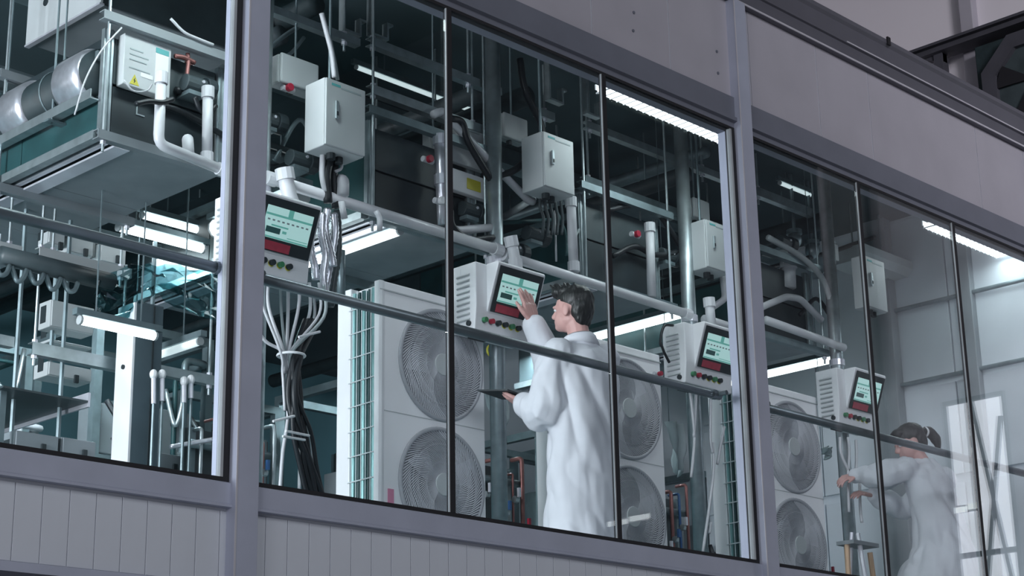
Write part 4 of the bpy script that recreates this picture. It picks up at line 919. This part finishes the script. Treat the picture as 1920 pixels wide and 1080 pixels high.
# --- man in white, standing, facing the panels (+y)
PX, PY = 6.285, .60
man = thing('person', 'man in a white coat standing back to the glass, hand on a lit screen', 'person', (PX, PY, 0))
hc = Vector((PX-.015, PY+.035, 1.475)); mb = MB()
L, E, rot, rt, fw, up = head(mb, hc, (-.22, .97, .06), (0, -.05, 1), 1.0)
limb(mb, [(PX, PY-.005, 1.20), (PX-.003, PY+.0, 1.30), (PX-.01, PY+.02, 1.42)], [.062, .054, .056])
mb.loft([ellring((PX, PY, z), rx, ry) for z, rx, ry in ((.78, .13, .09), (.88, .155, .105), (1.0, .145, .095), (1.12, .165, .105), (1.22, .17, .095), (1.27, .10, .07))])
SL, SR = Vector((PX-.175, PY, 1.215)), Vector((PX+.185, PY, 1.245))
EL, WL = Vector((PX-.215, PY+.06, .95)), Vector((PX-.155, PY+.245, 1.025))
ER, WR = Vector((PX+.06, PY+.235, 1.225)), Vector((PX-.070, PY+.25, 1.44))
limb(mb, [SL, (SL+EL)/2, EL, (EL+WL)/2, WL], [.05, .045, .04, .036, .026])
limb(mb, [SR, (SR+ER)/2, ER, (ER+WR)/2, WR], [.05, .045, .04, .036, .026])
for s_ in (-1, 1): limb(mb, [(PX+s_*.085, PY, .84), (PX+s_*.09, PY+.01, .48), (PX+s_*.09, PY-.01, .08)], [.085, .058, .04])
hand(mb, WL, (.0, .92, .22), (-.35, .1, -.95), 1.0, .05, (.30, .35, .25), thumb=1)
hand(mb, WR, (-.20, .10, 1), (.10, -.95, .2), 1.18, .16, (.06, .14, .14), point=.3, thumb=-1)
put(man, 'body', remesh(mb, .0055, 2), 'skin')
hb = MB()
for p, r in (((0, -.020, .045), (.082, .094, .082)), ((0, -.055, .0), (.076, .058, .082)), ((0, .02, .088), (.070, .075, .040)), ((-.02, .06, .09), (.045, .045, .034)), ((0, -.062, -.05), (.060, .034, .05))):
    hb.ell(L(*p), r, 20, 14, rot.to_quaternion().to_euler())
rr = random.Random(5)
for k in range(70):
    a = rr.uniform(-1, 1); b = rr.uniform(-.8, 1); p = L(a*.06, b*.07, .085); q = L(a*.066+.02, b*.085+.03, .128+rr.uniform(0, .014)); hb.tube([p, (p+q)/2+Vector((0, 0, .006)), q], [.011, .008, .003], 5)
hm = remesh(hb, .0055, 1); folds(hm, lambda c: .004*noise.noise(Vector((c.x*70, c.y*70, c.z*22))))
put(man, 'hair', hm, 'hair')
for q in (-1, 1): part(man, 'eye', MB().ell(L(q*.030, .077, .0), (.010, .010, .008), 10, 8), 'white', smooth=1)
# coat
cb = MB()
cb.loft([ellring((PX+dx, PY+dy, z), rx, ry, 0, 26) for z, rx, ry, dx, dy in ((.30, .215, .165, .0, .02), (.50, .20, .155, .0, .015), (.72, .195, .15, .0, .01), (.88, .195, .148, .0, .0), (1.0, .198, .142, .0, 0), (1.12, .208, .14, .003, 0), (1.20, .205, .125, .005, 0), (1.255, .165, .10, .003, 0), (1.285, .095, .08, 0, 0), (1.325, .072, .073, -.003, .005))])
limb(cb, [SL+Vector((.01, 0, .0)), (SL+EL)/2+Vector((-.01, .0, 0)), EL+Vector((-.005, -.01, -.02)), EL.lerp(WL, .5)+Vector((0, 0, -.012)), EL.lerp(WL, .93)], [.083, .086, .09, .080, .052])
limb(cb, [SR+Vector((-.01, 0, 0)), (SR+ER)/2, ER+Vector((0, 0, -.01)), ER.lerp(WR, .5), ER.lerp(WR, .95)], [.082, .082, .080, .075, .060])
cm = remesh(cb, .010, 3)
def coatf(c):
    a = noise.noise(Vector((c.x*9+c.z*4, c.y*9, c.z*3.0))); b = noise.noise(Vector((c.x*20, c.y*20+5, c.z*9+c.x*10)))
    w = .4 if c.z > 1.24 else 1
    return (.020*(abs(a)*1.6-.3)+.007*b)*w
folds(cm, coatf)
put(man, 'coat', cm, 'coat')
# collar and shoulder tab
cr = [[Vector((PX-.003+r*math.cos(a), PY+.008+r*1.02*math.sin(a), z+.012*math.sin(a)*-1)) for a in (2*PI*k/24 for k in range(24))] for z, r in ((1.27, .088), (1.315, .078), (1.335, .074), (1.325, .084), (1.28, .10))]
part(man, 'collar', MB().loft(cr), 'coat', smooth=1)
tr = MB()
for s_ in (-1, 1): limb(tr, [(PX+s_*.085, PY+.01, .80), (PX+s_*.09, PY+.015, .46), (PX+s_*.09, PY-.005, .10)], [.10, .085, .075])
put(man, 'trousers', remesh(tr, .012, 2), 'trousers')
for s_ in (-1, 1): shoe(man, PX+s_*.09, PY-.01)
t = thing('tablet', 'thin dark tablet held flat in the left hand of the standing man', 'tablet', WL+Vector((0, .12, .045)))
tc = WL+Vector((.0, .13, .062))
tm = MB().box((-.12, -.085, -.004), (.12, .085, .004)); bmesh.ops.transform(tm.bm, matrix=Matrix.Translation(tc) @ Euler((.12, -.02, .25)).to_matrix().to_4x4(), verts=tm.bm.verts); part(t, 'case', tm, 'ink')
tm = MB().box((-.11, -.075, .0041), (.11, .075, .0052)); bmesh.ops.transform(tm.bm, matrix=Matrix.Translation(tc) @ Euler((.12, -.02, .25)).to_matrix().to_4x4(), verts=tm.bm.verts); part(t, 'display', tm, 'dark2')

# --- woman bending at the right
QX, QY = 9.43, .62
wom = thing('person', 'woman with dark ponytail in a pale coat stooping behind the right handrail', 'person', (QX, QY, 0))
mb = MB(); hc = Vector((QX-.06, QY+.06, 1.255))
L, E, rot, rt, fw, up = head(mb, hc, (-.72, .62, -.35), (-.25, .2, .95), .97)
limb(mb, [(QX-.0, QY-.0, 1.08), (QX-.025, QY+.02, 1.15), (QX-.055, QY+.05, 1.22)], [.055, .048, .05])
mb.loft([ellring((QX+dx, QY+dy, z), rx, ry) for z, rx, ry, dx, dy in ((.52, .14, .10, .04, -.08), (.62, .16, .11, .04, -.08), (.78, .14, .10, .03, -.05), (.94, .15, .10, .01, -.02), (1.05, .155, .09, 0, 0), (1.11, .08, .06, 0, 0))])
SL, SR = Vector((QX-.17, QY+.03, 1.075)), Vector((QX+.15, QY-.02, 1.045))
EL, WL = Vector((QX-.29, QY+.12, 1.02)), Vector((QX-.30, QY+.31, 1.06))
ER, WR = Vector((QX+.04, QY+.20, .88)), Vector((QX-.17, QY+.29, .95))
for S_, E_, W_ in ((SL, EL, WL), (SR, ER, WR)): limb(mb, [S_, (S_+E_)/2, E_, (E_+W_)/2, W_], [.046, .042, .037, .033, .024])
hand(mb, WL, (-.75, .45, -.25), (-.2, -.3, .93), .92, .08, (.35, .45, .35), thumb=-1)
hand(mb, WR, (-.80, .35, .10), (.0, -.4, .9), .92, .08, (.35, .45, .35), thumb=1)
for s_ in (-1, 1): limb(mb, [(QX+.04+s_*.08, QY-.07, .56), (QX+.0+s_*.09, QY+.17, .36), (QX+.02+s_*.09, QY-.02, .09)], [.085, .06, .04])
put(wom, 'body', remesh(mb, .0055, 2), 'skin')
hb = MB()
for p, r in (((0, -.018, .042), (.084, .098, .082)), ((0, -.05, -.005), (.078, .062, .082)), ((0, .045, .075), (.066, .055, .034))): hb.ell(L(*p), [q*.97 for q in r], 20, 14, rot.to_quaternion().to_euler())
limb(hb, [L(0, -.10, .03), L(.01, -.15, .02), L(.02, -.175, -.04), L(.02, -.165, -.11)], [.030, .034, .032, .012])
hm = remesh(hb, .0055, 2); folds(hm, lambda c: .003*noise.noise(Vector((c.x*60, c.y*60, c.z*20)))); put(wom, 'hair', hm, 'hair')
part(wom, 'hair_tie', MB().ring(L(0, -.118, .028), .026, .009, 16, 6, 0), 'white')
for q in (-1, 1): part(wom, 'eye', MB().ell(L(q*.030, .077, .0), (.010, .010, .008), 10, 8), 'white', smooth=1)
cb = MB()
cb.loft([ellring((QX+dx, QY+dy, z), rx, ry, 0, 26) for z, rx, ry, dx, dy in ((.22, .27, .26, .02, .03), (.40, .255, .25, .02, .02), (.60, .205, .17, .045, -.05), (.78, .185, .145, .03, -.04), (.92, .185, .135, .01, -.02), (1.03, .185, .12, 0, 0), (1.09, .14, .09, 0, 0), (1.12, .085, .07, -.003, .003), (1.15, .066, .062, -.01, .008))])
for S_, E_, W_ in ((SL, EL, WL), (SR, ER, WR)): limb(cb, [S_, (S_+E_)/2, E_, E_.lerp(W_, .5), E_.lerp(W_, .92)], [.078, .078, .074, .066, .05])
cm = remesh(cb, .010, 3); folds(cm, coatf); put(wom, 'coat', cm, 'coat')
tr = MB()
for s_ in (-1, 1): limb(tr, [(QX+.04+s_*.08, QY-.06, .5), (QX+.0+s_*.09, QY+.15, .34), (QX+.02+s_*.09, QY-.01, .10)], [.10, .085, .06])
put(wom, 'trousers', remesh(tr, .012, 2), 'trousers')
for s_ in (-1, 1): shoe(wom, QX+.02+s_*.09, QY-.01)
